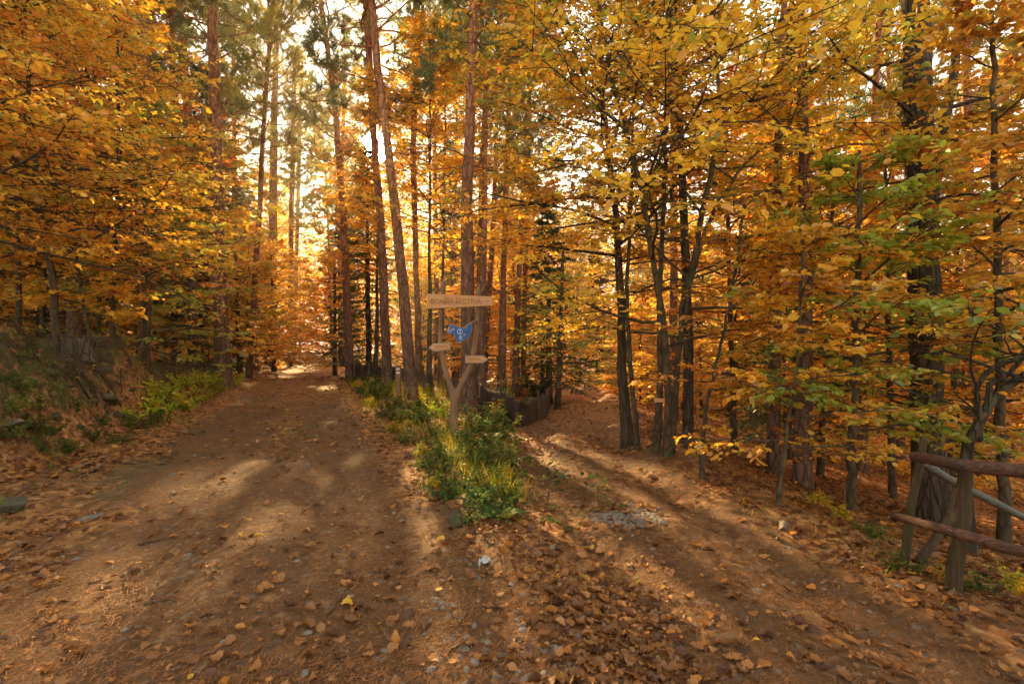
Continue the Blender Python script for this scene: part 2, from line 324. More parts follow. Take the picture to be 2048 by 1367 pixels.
# ------------------------------------------------------------------ leaves
PAL = {   # (weight, colour) linear leaf colours
 'gold': [(3, (0.89, 0.50, 0.028)), (4, (0.88, 0.39, 0.02)), (1.2, (0.70, 0.50, 0.04)), (0.8, (0.40, 0.40, 0.03)), (1.2, (0.80, 0.23, 0.015))],
 'orange': [(4, (0.88, 0.41, 0.02)), (3, (0.90, 0.49, 0.028)), (0.9, (0.84, 0.29, 0.015)), (0.8, (0.70, 0.45, 0.03)), (0.4, (0.36, 0.36, 0.03))],
 'red': [(4, (0.86, 0.21, 0.012)), (2, (0.88, 0.31, 0.018)), (2, (0.72, 0.12, 0.012)), (0.6, (0.78, 0.45, 0.03))],
 'yellowgreen': [(3, (0.56, 0.50, 0.035)), (2, (0.38, 0.42, 0.03)), (3, (0.86, 0.48, 0.03)), (1.5, (0.84, 0.33, 0.02))],
 'brown': [(4, (0.82, 0.40, 0.024)), (3, (0.87, 0.48, 0.03)), (1.5, (0.64, 0.22, 0.015)), (0.8, (0.54, 0.42, 0.03)), (0.4, (0.30, 0.34, 0.03))],
 'lime': [(3, (0.46, 0.56, 0.04)), (3, (0.34, 0.46, 0.035)), (2, (0.66, 0.56, 0.04)), (1, (0.84, 0.42, 0.03))],
 'olive': [(3, (0.40, 0.40, 0.03)), (3, (0.74, 0.44, 0.03)), (1.5, (0.26, 0.30, 0.03)), (1.5, (0.82, 0.32, 0.018))],
 'pine': [(3, (0.20, 0.26, 0.11)), (2, (0.26, 0.30, 0.12)), (1, (0.42, 0.38, 0.11))],
 'pinegold': [(3, (0.48, 0.42, 0.09)), (2, (0.62, 0.48, 0.09)), (1, (0.28, 0.32, 0.10))],
 'spruce': [(3, (0.07, 0.095, 0.03)), (2, (0.11, 0.13, 0.035)), (1, (0.20, 0.17, 0.04))],
 'weed': [(3, (0.085, 0.13, 0.022)), (3, (0.13, 0.17, 0.02)), (2, (0.05, 0.095, 0.028)), (1.2, (0.26, 0.22, 0.03)), (0.6, (0.30, 0.13, 0.03))],
 'litter': [(3, (0.29, 0.115, 0.032)), (4, (0.21, 0.078, 0.021)), (1.5, (0.39, 0.17, 0.052)), (2.5, (0.12, 0.045, 0.018)), (1.2, (0.45, 0.17, 0.03)), (0.1, (0.6, 0.33, 0.04))],
}
def colors(pal, n, rng, grp=None, coh=0.55):
    wts = np.array([p[0] for p in PAL[pal]], float); wts /= wts.sum(); cs = np.array([p[1] for p in PAL[pal]])
    c = cs[rng.choice(len(cs), n, p=wts)]
    if grp is not None:
        g = cs[rng.choice(len(cs), int(grp.max()) + 1, p=wts)][grp]; k = (rng.random(n) < coh)[:, None]; c = np.where(k, g, c)
    return c * (0.75 + 0.5 * rng.random((n, 1))) * 1.0
def sungap(B):   # gap cut through the crowns so the sun shows between the trunks
    rel = np.asarray(B) - np.array([0, 0, EYE]); v = np.array(sd); t = rel @ v; d = np.linalg.norm(rel - t[:, None] * v, axis=1); return ~((t > 2) & (d < 0.12 + 0.020 * t))
def leaves(acc, B, A, Nn, s, col, w=0.55, simple=False):
    """B base points, A axis, Nn normal"""
    A = nrm(A); S = nrm(np.cross(A, Nn)); U = np.cross(S, A); s = s[:, None]; n = len(B); rg = np.random.default_rng(n)
    w = w * (0.75 + 0.5 * rg.random((n, 1))); tipd = 0.10 + 0.22 * rg.standard_normal((n, 1)); fold = 0.8 + 1.6 * rg.standard_normal((n, 1))
    if simple:
        V = np.stack([B, B + 0.5 * s * A + 0.5 * w * s * S, B + s * A - 0.5 * tipd * s * U, B + 0.5 * s * A - 0.5 * w * s * S], 1)
        q = np.arange(n * 4).reshape(n, 4); acc.add(V, q, None, np.repeat(col, 4, 0)); return
    V = np.stack([B, B + 0.3 * s * A + 0.46 * w * s * S + 0.07 * fold * s * U, B + 0.7 * s * A + 0.42 * w * s * S + 0.05 * fold * s * U, B + s * A - tipd * s * U,
                  B + 0.7 * s * A - 0.42 * w * s * S + 0.05 * fold * s * U, B + 0.3 * s * A - 0.46 * w * s * S + 0.07 * fold * s * U], 1)
    b = np.arange(n)[:, None] * 6; q = np.concatenate([b + [0, 1, 2, 3], b + [0, 3, 4, 5]]); acc.add(V, q, None, np.repeat(col, 6, 0))
def blades(acc, B, D, ln, wd, col):
    S = nrm(np.cross(D, np.array([0.3, 0.2, 1.0]))); n = len(B)
    V = np.stack([B - S * wd[:, None] / 2, B + S * wd[:, None] / 2, B + D * ln[:, None]], 1)
    acc.add(V, None, np.arange(n * 3).reshape(n, 3), np.repeat(col, 3, 0))

# ------------------------------------------------------------------ trees
def trunk_curve(pts, n=28):
    """pts list of (x,y,z,r): resample"""
    p = np.array(pts, float); d = np.r_[0, np.cumsum(np.linalg.norm(np.diff(p[:, :3], axis=0), axis=1))]; u = np.linspace(0, d[-1], n)
    q = np.stack([np.interp(u, d, p[:, i]) for i in range(4)], 1)
    for _ in range(3): q[1:-1] = (q[:-2] + 2 * q[1:-1] + q[2:]) / 4
    return q
def add_trunk(acc, q, rng, k=12, flare=0.5, wob=0.01):
    r = q[:, 3].copy(); h = q[:, 2] - q[0, 2]; r = r * (1 + flare * np.exp(-h / 0.22)); P = q[:, :3].copy(); P[0, 2] -= 0.25
    P[2:, :2] += rng.standard_normal((len(P) - 2, 2)) * wob
    tubes(acc, P, r, k, False, None, 0.035, rng)
def broadleaf(base, q, seed, pal, n1=30, h0=1.5, h1=8, L1=3.0, n2=8, n3=5, nl=7, size=0.075, simple=False, el=(5, 50), coh=0.6, shape='low', az=None, keep=None, extra=(), flare=0.4, k=10, wood_tw=True, b_world=True):
    rng = np.random.default_rng(seed); wood = Acc(); crown = Acc()
    add_trunk(wood, q, rng, k, flare)
    for e in extra: add_trunk(wood, e, rng, 7, 0.0)
    stems = [q] + list(extra); segs = []
    for i in range(n1):
        st = stems[i % len(stems)]; hz = st[:, 2] - q[0, 2]; u = (i + rng.random()) / n1; hh = h0 + (h1 - h0) * u
        lo, hi = hz[0], hz[-1]; hh = min(max(hh, lo + 0.1 * (hi - lo)), hi * 0.995)
        pt = np.array([np.interp(hh, hz, st[:, j]) for j in range(4)]); segs.append((*pt, u))
    segs = np.array(segs); u = segs[:, 4]; S = segs[:, :3]
    a = np.arange(n1) * 2.4 + rng.random(n1) * 0.9
    if az is not None: a = np.where(rng.random(n1) < az[2], az[0] + az[1] * (rng.random(n1) - 0.5) * 2, a)
    e = np.radians(el[0] + (el[1] - el[0]) * u + rng.normal(0, 7, n1))
    ln = L1 * ({'low': (1 - u) ** 0.6 * 0.85 + 0.15, 'round': np.sqrt(np.clip(1 - (2 * u - 0.8) ** 2 / 1.6, 0.05, 1)), 'top': 0.5 + 0.5 * u}[shape]) * (0.7 + 0.45 * rng.random(n1))
    D = np.stack([np.cos(a) * np.cos(e), np.sin(a) * np.cos(e), np.sin(e)], -1)
    P1 = branch(S, D, ln, 8, 0.10, -0.012, rng)
    r1 = np.minimum(segs[:, 3] * 0.55, 0.011 * ln + 0.004)[:, None] * np.linspace(1, 0.25, 8)
    tubes(wood, P1, r1, 5)
    i2 = np.repeat(np.arange(n1), n2); t2 = 0.18 + 0.82 * ((np.tile(np.arange(n2), n1) + rng.random(n1 * n2)) / n2)
    S2, T2 = along(P1, i2, t2); sg = np.where(np.tile(np.arange(n2), n1) % 2 == 0, 1, -1)
    D2 = turn(T2, sg * np.radians(28 + 35 * rng.random(len(i2))), 0.05 * rng.standard_normal(len(i2)))
    l2 = ln[i2] * (0.50 - 0.30 * t2) * (0.6 + 0.7 * rng.random(len(i2))) + 0.15
    P2 = branch(S2, D2, l2, 5, 0.12, -0.01, rng)
    if wood_tw: tubes(wood, P2, (0.003 + 0.004 * l2)[:, None] * np.linspace(1, 0.4, 5), 3)
    n2t = len(i2); i3 = np.repeat(np.arange(n2t), n3); t3 = 0.15 + 0.85 * ((np.tile(np.arange(n3), n2t) + rng.random(n2t * n3)) / n3)
    S3, T3 = along(P2, i3, t3); sg = np.where(np.tile(np.arange(n3), n2t) % 2 == 0, 1, -1)
    D3 = turn(T3, sg * np.radians(25 + 35 * rng.random(len(i3))), 0.06 * rng.standard_normal(len(i3)))
    l3 = (l2[i3] * 0.4 * (0.6 + 0.6 * rng.random(len(i3)))).clip(0.12, 0.55)
    P3 = branch(S3, D3, l3, 4, 0.12, -0.03, rng)
    if wood_tw and not simple: tubes(wood, P3, np.full((len(i3), 1), 0.0022) * np.linspace(1, 0.6, 4), 3)
    n3t = len(i3); i4 = np.repeat(np.arange(n3t), nl); t4 = (np.tile(np.arange(nl), n3t) + 0.4 + 0.5 * rng.random(n3t * nl)) / nl
    B, T = along(P3, i4, t4); sg = np.where(np.tile(np.arange(nl), n3t) % 2 == 0, 1, -1); n = len(i4)
    A = turn(T, sg * np.radians(35 + 25 * rng.random(n)), -0.12 + 0.22 * rng.standard_normal(n))
    Nn = nrm(np.array([0, 0, 1.0]) + 0.48 * rng.standard_normal((n, 3)))
    s = size * np.clip(np.exp(0.30 * rng.standard_normal(n)), 0.45, 1.7); limb = i2[i3[i4]]
    c = colors(pal, n, rng, i3[i4] // 4 if True else limb, coh)
    kp = (rng.random(n) < 0.95) & (rng.random(n3t) < 0.86)[i4] & (rng.random(len(i2)) < 0.80)[i3[i4]] & (sungap(B) if b_world else True)
    if keep is not None: kp &= keep(B, rng)
    leaves(crown, B[kp], A[kp], Nn[kp], s[kp], c[kp], 0.6, simple)
    return wood, crown
def pine(base, q, seed, pal='pine', h0=10, L1=2.6, n1=38, dead=12, n2=11, nb=16, dead_h=3.0, bl=0.15, bw=0.024):
    rng = np.random.default_rng(seed); wood = Acc(); crown = Acc(); add_trunk(wood, q, rng, 12, 0.35)
    z0 = q[0, 2]; hz = q[:, 2] - z0; top = hz[-1]
    def at(h): return np.stack([np.interp(h, hz, q[:, j]) for j in range(3)], 1)
    if dead:
        hd = dead_h + (h0 - dead_h) * rng.random(dead); a = rng.random(dead) * 6.28; e = rng.normal(0.15, 0.25, dead); ld = 0.4 + 2.2 * rng.random(dead) ** 1.5
        P = branch(at(hd), np.stack([np.cos(a), np.sin(a), e], -1), ld, 7, 0.16, 0.02, rng); tubes(wood, P, (0.008 + 0.008 * ld)[:, None] * np.linspace(1, 0.15, 7), 4)
        i2 = np.repeat(np.arange(dead), 3); S2, T2 = along(P, i2, 0.3 + 0.6 * rng.random(len(i2)))
        P2 = branch(S2, turn(T2, rng.normal(0, 0.8, len(i2)), rng.normal(0.1, 0.3, len(i2))), ld[i2] * 0.4, 5, 0.2, 0.0, rng); tubes(wood, P2, np.full((len(i2), 1), 0.005) * np.linspace(1, 0.3, 5), 3)
    u = (np.arange(n1) + rng.random(n1)) / n1; hh = h0 + (top - h0) * u; a = np.arange(n1) * 2.4 + rng.random(n1)
    e = 0.1 + 0.9 * u; ln = L1 * (0.45 + 0.55 * np.sin(np.pi * np.clip(0.15 + 0.8 * u, 0, 1))) * (0.6 + 0.6 * rng.random(n1))
    P1 = branch(at(hh), np.stack([np.cos(a) * np.cos(e), np.sin(a) * np.cos(e), np.sin(e)], -1), ln, 8, 0.17, 0.02, rng)
    tubes(wood, P1, (0.012 + 0.010 * ln)[:, None] * np.linspace(1, 0.2, 8), 5)
    i2 = np.repeat(np.arange(n1), n2); t2 = 0.3 + 0.7 * rng.random(len(i2)); S2, T2 = along(P1, i2, t2)
    l2 = 0.25 + 0.35 * ln[i2] * (1.1 - t2); P2 = branch(S2, turn(T2, rng.normal(0, 0.8, len(i2)), rng.normal(0.15, 0.3, len(i2))), l2, 5, 0.2, 0.06, rng)
    tubes(wood, P2, np.full((len(i2), 1), 0.008) * np.linspace(1, 0.4, 5), 3)
    nt_ = 6; i3 = np.repeat(np.arange(len(i2)), nt_); t3 = 0.25 + 0.75 * rng.random(len(i3)); S3, T3 = along(P2, i3, t3)
    T3 = turn(T3, rng.normal(0, 0.6, len(i3)), rng.normal(0.2, 0.3, len(i3))); l3 = 0.12 + 0.14 * rng.random(len(i3))
    i4 = np.repeat(np.arange(len(i3)), nb); n = len(i4); B = S3[i4] + T3[i4] * (l3[i4] * rng.random(n))[:, None]
    D = nrm(T3[i4] * 0.7 + rng.standard_normal((n, 3)) * 0.75)
    kp = sungap(B) if (base[0] or base[1]) else np.ones(n, bool)
    blades(crown, B[kp], D[kp], (bl * (0.6 + 0.6 * rng.random(n)))[kp], np.full(n, bw)[kp], colors(pal, n, rng, i2[i3[i4]] // 3, 0.7)[kp])
    return wood, crown
def spruce(base, q, seed, h0=0.6, L1=2.4, pal='spruce', step=0.27, bw=0.06):
    rng = np.random.default_rng(seed); wood = Acc(); crown = Acc(); add_trunk(wood, q, rng, 10, 0.3)
    z0 = q[0, 2]; hz = q[:, 2] - z0; top = hz[-1]; n1 = int((top - h0) / step) * 4
    u = (np.arange(n1) + rng.random(n1) * 0.5) / n1; hh = h0 + (top - h0) * u; S = np.stack([np.interp(hh, hz, q[:, j]) for j in range(3)], 1)
    a = np.arange(n1) * 1.7 + rng.random(n1); ln = L1 * ((1 - u) ** 0.8 * 0.95 + 0.05) * (0.65 + 0.5 * rng.random(n1)); e = 0.10 + 0.5 * u
    P1 = branch(S, np.stack([np.cos(a), np.sin(a), e - 0.15], -1), ln, 7, 0.05, -0.045, rng); tubes(wood, P1, (0.006 + 0.006 * ln)[:, None] * np.linspace(1, 0.2, 7), 4)
    n2 = 12; i2 = np.repeat(np.arange(n1), n2); t2 = 0.15 + 0.85 * ((np.tile(np.arange(n2), n1) + rng.random(n1 * n2)) / n2); S2, T2 = along(P1, i2, t2)
    sg = np.where(np.tile(np.arange(n2), n1) % 2 == 0, 1, -1); l2 = ln[i2] * 0.33 * (1.1 - 0.7 * t2) + 0.08
    P2 = branch(S2, turn(T2, sg * np.radians(40 + 20 * rng.random(len(i2))), -0.05), l2, 4, 0.06, -0.10, rng)
    nb = 12; i3 = np.repeat(np.arange(len(i2)), nb); n = len(i3); t3 = rng.random(n); B, T = along(P2, i3, t3)
    D = nrm(turn(T, rng.normal(0, 0.75, n), rng.normal(-0.15, 0.35, n)))
    blades(crown, B, D, (0.07 + 0.07 * rng.random(n)) * (1 + bw * 8), np.full(n, bw), colors(pal, n, rng, i2[i3] // 8, 0.6))
    return wood, crown
def make_tree(name, label, cat, wood, crown, base, bark, leaf, group=None):
    r = empty(name, base); tag(r, label, cat, group)
    obj('trunk', wood.mesh('trunk', M[bark], base), r)
    if crown is not None and crown.n: obj('crown', crown.mesh('crown', M[leaf], base), r)
    return r
def copy_tree(r, loc, rz, s, label, group):
    c = r.copy(); link(c); c.location = loc; c.rotation_euler = (0, 0, rz); c.scale = (s, s, s * (0.9 + 0.2 * random.random())); c['label'] = label; c['group'] = group
    for ch in r.children: d = ch.copy(); link(d); d.parent = c
    return c
def px_trunk(pts, Y=None, height=20, rtop=0.04, n=28, lean_y=0.0):
    """pts from base up: (px,py,width_px); the base is put on the ground"""
    bx, by, bw = pts[0]
    if Y is None: Y = hit(bx, by)
    x = (bx - CX) / F * Y; z = H(x, Y); out = [(x, Y, z, bw / 2 / F * Y)]
    for (px, py, wd) in pts[1:]:
        p = W(px, py, Y)
        if p[2] > out[-1][2] + 0.15: out.append((p[0], Y + lean_y * (p[2] - z), p[2], wd / 2 / F * Y))
    a, b = np.array(out[-2]), np.array(out[-1]); d = (b - a) / (b[2] - a[2]); top = z + height
    if top > b[2] + 0.5:
        m = b + d * (top - b[2]); m[0] = b[0] + d[0] * (top - b[2]) * 0.5; m[1] = b[1]; m[3] = rtop; out.append(tuple(m))
    return trunk_curve(out, n), (x, Y, z)
# how much leaf is thinned where the low sun streams in over the tracks
SDV = np.array(sd)
def beam_keep(lanes):
    def f(B, rng):
        k = np.ones(len(B), bool)
        for (gx, gy, r, p) in lanes:        # a gap in the canopy on the line from a ground spot to the sun
            rel = B - np.array([gx, gy, 0]); t = rel @ SDV; d = np.linalg.norm(rel - t[:, None] * SDV, axis=1)
            k &= ~((d < r * 0.7) & (t > 0) & (t < 14) & (rng.random(len(B)) < p))
        return k
    return f

# ------------------------------------------------------------------ ground and tracks
def build_ground():
    ang = np.radians(np.concatenate([np.arange(-100, 100, 0.42), np.arange(100, 260, 4)])); na = len(ang)
    rr = np.concatenate([0.5 * np.exp(np.arange(0, 262) * 0.0222), [210, 280, 380, 550]]); nr = len(rr)
    x = (rr[:, None] * np.sin(ang)).ravel(); y = (rr[:, None] * np.cos(ang)).ravel()
    z, road, bank, med, mm, la, rb, da, db, sa, sb = terrain(x, y, True)
    z0 = H(0, 0); x = np.append(x, 0); y = np.append(y, 0); z = np.append(z, z0); road = np.append(road, 1); bank = np.append(bank, 0)
    i = np.arange(nr - 1)[:, None] * na; j = np.arange(na); j2 = (j + 1) % na
    q = np.stack([i + j, i + na + j, i + na + j2, i + j2], -1).reshape(-1, 4)[:, ::-1]
    t = np.stack([np.full(na, nr * na), j, j2], -1)[:, ::-1]
    V = np.stack([x, y, z], -1)
    earth = np.clip(bank * np.exp(-np.clip(np.append(la, 0) - 4.4, 0, 99) / 0.8), 0, 1) + 0.6 * (1 - road)
    r = np.hypot(x, y); litd = litter_density(x, y, z)
    col = np.stack([road, np.clip(earth, 0, 1) * (1 - road), np.clip(0.18 + 0.5 * litd + 0.35 * smooth01((r - 8) / 10) * (1 - 0.4 * road) * (1 - np.clip(earth, 0, 1) * (earth > 0.62)), 0, 1)], -1)
    fx = x[q].mean(1); fy = y[q].mean(1); rd = road[q].mean(1) > 0.5
    da2, _, _ = near(DA, fx, fy); db2, _, _ = near(DB, fx, fy); isB = rd & (db2 < da2 * 0.72)
    def sub(name, qs, ts, label):
        ids = np.unique(np.concatenate([qs.ravel()] + ([ts.ravel()] if len(ts) else []))); mp = np.full(len(V), -1); mp[ids] = np.arange(len(ids))
        me = mesh(name, V[ids], [mp[qs]] + ([mp[ts]] if len(ts) else []), M['ground'], col[ids]); o = obj(name, me); tag(o, label, None, None, 'structure')
    sub('ground', q[~rd], [], 'forest floor strewn with brown leaves')
    sub('dirt_track', q[rd & ~isB], t, 'brown dirt track climbing gently away beside the earth bank')
    sub('dirt_track', q[isB], [], 'narrower dirt track dipping down behind the signpost')
def litter_density(x, y, z=None):
    x = np.asarray(x, float); y = np.asarray(y, float)
    _, road, bank, med, mm, la, rb, da, db, sa, sb = terrain(x, y, True)
    d = np.where(sa < 0, smooth01((da - 1.2) / 0.9) * 0.95, smooth01((da - 0.95) / 0.7))            # left verge, median side
    dB = np.where(sb > 0, smooth01((db - 0.75) / 0.6), smooth01((db - 0.8) / 0.5)); d = np.where(sa > 0, np.minimum(d, np.maximum(dB, 0.35)), d)
    d = np.where((da < 1.1) & (y > 2), np.maximum(d, 0.10 + 0.16 * np.exp(-(da / 0.3) ** 2) * (y > 6)), d)
    # foreground in front of the fork: a drift of leaves running down to the right
    f = smooth01((5.0 - y) / 1.2); c = 0.15 + 0.22 * (4.2 - y); drift = np.exp(-((x - c) / 0.55) ** 2) * 0.95
    left = smooth01((-2.3 - 0.15 * y - x) / 0.7); right = smooth01((x - 2.0 + 0.1 * (y - 3)) / 0.5)
    ff = np.maximum(np.maximum(drift, left), np.maximum(right * 0.95, 0.13)); ff = np.where((x > c + 0.3) & (x < 1.9), np.maximum(ff, 0.22), ff)
    d = d * (1 - f) + ff * f
    d = d * (1 - 0.9 * bank * np.exp(-np.clip(la - 4.2, 0, 9) / 0.5))
    return np.clip(d * (0.75 + 0.9 * vnoise(x, y, 1.6, 21)), 0.03, 1)
build_ground()
def scatter(n, rmin, rmax, amax, rng, dens_, power=1.0):
    r = rmin * (rmax / rmin) ** (rng.random(n) ** power); a = np.radians(amax) * (2 * rng.random(n) - 1); x = r * np.sin(a); y = r * np.cos(a)
    k = rng.random(n) < dens_(x, y); return x[k], y[k]
def ground_normal(x, y, e=0.04):
    z = terrain(x, y); zx = terrain(x + e, y); zy = terrain(x, y + e); return z, nrm(np.stack([-(zx - z) / e, -(zy - z) / e, np.ones_like(z)], -1))
OAK = np.array([0.04, 0.16, 0.12, 0.30, 0.20, 0.42, 0.27, 0.48, 0.30, 0.42, 0.22, 0.28, 0.05]); BEE = np.array([0.03, 0.16, 0.27, 0.34, 0.37, 0.38, 0.36, 0.33, 0.28, 0.22, 0.15, 0.08, 0.01])
def dead_leaves(n, rmin, rmax, seed, size=0.058):
    rng = np.random.default_rng(seed); x, y = scatter(n, rmin, rmax, 66, rng, litter_density); n = len(x); z, nz = ground_normal(x, y)
    m = len(OAK); az = rng.random(n) * 6.283; A = np.stack([np.cos(az), np.sin(az), np.zeros(n)], -1)
    U = nrm(nz + 0.16 * rng.standard_normal((n, 3))); A = nrm(A - (A * U).sum(1)[:, None] * U); S = np.cross(U, A)
    s = size * (0.5 + 0.75 * rng.random(n)); s = np.where(rng.random(n) < 0.6, s * 0.6, s * 1.25); oak = rng.random(n) < 0.5
    wv = np.where(oak[:, None], OAK, BEE) * (0.85 + 0.3 * rng.random((n, m))) * 0.95
    t = np.linspace(0, 1, m); curl = rng.normal(0.25, 0.35, n); cup = rng.normal(0.15, 0.45, n); sweep = np.where(oak, 0.07, 0.0)
    zc = curl[:, None] * (t - 0.5) ** 2 * 1.2; base = np.stack([x, y, z + 0.008 + 0.02 * rng.random(n)], -1) - A * (s / 2)[:, None]
    mid = base[:, None] + (s[:, None] * t)[..., None] * A[:, None] + (s[:, None] * zc)[..., None] * U[:, None]
    ez = (cup[:, None] * wv * 1.2 + 0.05 * rng.standard_normal((n, m))) * s[:, None]
    fr = np.where(np.arange(m) % 2 == 1, 1, -0.5) * 0.5
    off = (s[:, None] * sweep[:, None] * fr)[..., None] * A[:, None]
    Lf = mid + (wv * s[:, None])[..., None] * S[:, None] + ez[..., None] * U[:, None] + off; Rt = mid - (wv * s[:, None])[..., None] * S[:, None] + (ez * 0.8)[..., None] * U[:, None] + off
    V = np.stack([Lf, mid, Rt], 2).reshape(n, m * 3, 3); j = np.arange(m - 1)[:, None] * 3
    q = np.concatenate([np.stack([j + 0, j + 1, j + 4, j + 3], -1), np.stack([j + 1, j + 2, j + 5, j + 4], -1)]).reshape(-1, 4)
    Q = (q[None] + (np.arange(n) * m * 3)[:, None, None]).reshape(-1, 4); c = colors('litter', n, rng)
    return V.reshape(-1, 3), Q, np.repeat(c, m * 3, 0)
def build_litter():
    V1, Q1, c1 = dead_leaves(52000, 1.7, 9.5, 1); acc = Acc(); acc.add(V1, Q1, None, c1)
    rng = np.random.default_rng(2)
    for n, r0, r1, s in ((42000, 7.5, 18, 0.085), (34000, 15, 45, 0.12)):
        x, y = scatter(n, r0, r1, 60, rng, litter_density); k = len(x); z, nz = ground_normal(x, y); az = rng.random(k) * 6.28
        A = nrm(np.stack([np.cos(az), np.sin(az), 0.25 * rng.standard_normal(k)], -1)); leaves(acc, np.stack([x, y, z + 0.02], -1), A, nrm(nz + 0.35 * rng.standard_normal((k, 3))), s * (0.6 + 0.7 * rng.random(k)), colors('litter', k, rng) * 1.1, 0.7, True)
    tag(obj('fallen_leaves', acc.mesh('fallen_leaves', M['litter'])), 'brown oak and beech leaves fallen over the tracks and verges', None, None, 'stuff')
    acc = Acc(); rng = np.random.default_rng(3)
    x, y = scatter(80000, 1.8, 9, 60, rng, lambda x, y: 0.35 + 0.65 * (vnoise(x, y, 1.1, 31) > -0.05), 0.8); k = len(x); z = terrain(x, y); az = rng.random(k) * 6.28
    D = nrm(np.stack([np.cos(az), np.sin(az), 0.12 * rng.standard_normal(k)], -1)); c = np.array([0.42, 0.17, 0.055]) * (0.5 + 0.9 * rng.random((k, 1)))
    blades(acc, np.stack([x, y, z + 0.006 + 0.004 * rng.random(k)], -1), D, 0.04 + 0.04 * rng.random(k), np.full(k, 0.0034), c)
    tag(obj('pine_needle_litter', acc.mesh('pine_needle_litter', M['needle_litter'])), 'rusty pine needles scattered over the dirt', None, None, 'stuff')
    # pebbles
    acc = Acc(); rng = np.random.default_rng(4)
    def peb(x, y, s):
        k = len(x); z = terrain(x, y); a = np.linspace(0, 2 * np.pi, 7)[:-1]
        lay = np.array([(1.0, -0.3), (0.95, 0.15), (0.5, 0.42)]); sx = s * (0.7 + 0.6 * rng.random(k)); sy = s * (0.7 + 0.6 * rng.random(k)); ro = rng.random(k) * 3.14
        for r_, h_ in [0]: pass
    def pebbles(x, y, s):
        k = len(x); z = terrain(x, y); a = np.arange(6) / 6 * 2 * np.pi; Vs = []
        sx = s * (0.7 + 0.6 * rng.random(k)); sy = s * (0.5 + 0.5 * rng.random(k)); ro = rng.random(k) * 3.14
        for rr_, hh_ in ((1.0, -0.25), (0.92, 0.12), (0.5, 0.34)):
            jr = rr_ * (0.8 + 0.4 * rng.random((k, 6))); px = jr * np.cos(a) * sx[:, None]; py = jr * np.sin(a) * sy[:, None]
            Vs.append(np.stack([x[:, None] + px * np.cos(ro)[:, None] - py * np.sin(ro)[:, None], y[:, None] + px * np.sin(ro)[:, None] + py * np.cos(ro)[:, None], (z + hh_ * s)[:, None] * np.ones(6)], -1))
        Vs.append(np.stack([x, y, z + 0.40 * s], -1)[:, None]); V = np.concatenate(Vs, 1)
        j = np.arange(6); j2 = (j + 1) % 6; q = np.concatenate([np.stack([l * 6 + j, l * 6 + j2, l * 6 + 6 + j2, l * 6 + 6 + j], -1) for l in (0, 1)]); t = np.stack([12 + j, 12 + j2, np.full(6, 18)], -1)
        o = (np.arange(k) * 19)[:, None, None]; acc.add(V, q[None] + o, t[None] + o)
    x, y = scatter(3000, 1.8, 16, 55, rng, lambda x, y: (0.15 + 0.6 * (vnoise(x, y, 0.9, 41) > 0.05)) * terrain(x, y, True)[1]); pebbles(x, y, 0.007 + 0.03 * rng.random(len(x)) ** 3)
    for (px, py, rx, ry, n) in ((1265, 1035, 0.32, 0.28, 260), (500, 795, 0.9, 1.2, 260), (1010, 1290, 0.5, 0.4, 60), (640, 820, 0.5, 1.0, 60)):
        Y = hit(px, py); xx = (px - CX) / F * Y; pebbles(xx + rx * 0.5 * rng.standard_normal(n), Y + ry * 0.5 * rng.standard_normal(n), 0.010 + 0.022 * rng.random(n))
    tag(obj('gravel', acc.mesh('gravel', M['gravel'], smooth=False)), 'grey pebbles and gravel patches pressed into the dirt', None, None, 'stuff')
build_litter()

# ------------------------------------------------------------------ rocks, stump, roots, sticks
def rock(name, px, py, s, label, seed, mat='stone', Y=None, sink=0.3, cat='rock'):
    import bmesh
    Y = Y or hit(px, py); x = (px - CX) / F * Y; bm = bmesh.new(); bmesh.ops.create_icosphere(bm, subdivisions=4, radius=1)
    rng = np.random.default_rng(seed); pl = nrm(rng.standard_normal((9, 3))); dd = 0.45 + 0.3 * rng.random(9)
    for v in bm.verts:
        c = np.array(v.co)
        for p_, d_ in zip(pl, dd):
            k = c @ p_ - d_
            if k > 0: c = c - p_ * k * 0.9
        c *= 1 + 0.22 * vnoise(c[0] + seed, c[1] + c[2], 2.0); v.co = Vector(c * np.array(s))
    me = bpy.data.meshes.new(name); bm.to_mesh(me); bm.free(); me.materials.append(M[mat])
    for p in me.polygons: p.use_smooth = True
    o = obj(name, me, None, (x, Y, H(x, Y) + s[2] * (1 - 2 * sink))); o.rotation_euler = (0, 0, seed); tag(o, label, cat); return o
M['mossy'] = mat_wood('mossy_stone', (0.045, 0.036, 0.02), (0.14, 0.11, 0.07), (0.07, 0.07, 0.022), (3, 3, 3), 0.8)
rock('rock', 28, 1022, (0.17, 0.10, 0.085), 'rounded mossy stone lying among leaves by the left verge', 3, 'mossy')
rock('rock', 178, 1040, (0.13, 0.09, 0.025), 'flat grey stone slab at the left road edge', 4)
rock('rock', 915, 1045, (0.11, 0.09, 0.08), 'dark mossy stone at the tip of the green verge', 6, 'mossy')
rock('rock', 1567, 1060, (0.07, 0.05, 0.05), 'pale angular stone in leaves beyond the right bend', 7, 'gravel')
rock('rock', 612, 1350, (0.028, 0.024, 0.02), 'pale pebble in needles at the very front', 8, 'gravel')
rock('boulder', 212, 800, (0.22, 0.2, 0.15), 'grey boulder sticking out of the earth bank', 9, 'mossy', None, 0.35, 'boulder')
rock('boulder', 200, 745, (0.3, 0.22, 0.10), 'flat mossy ledge of rock under the stump', 11, 'mossy', None, 0.4, 'boulder')
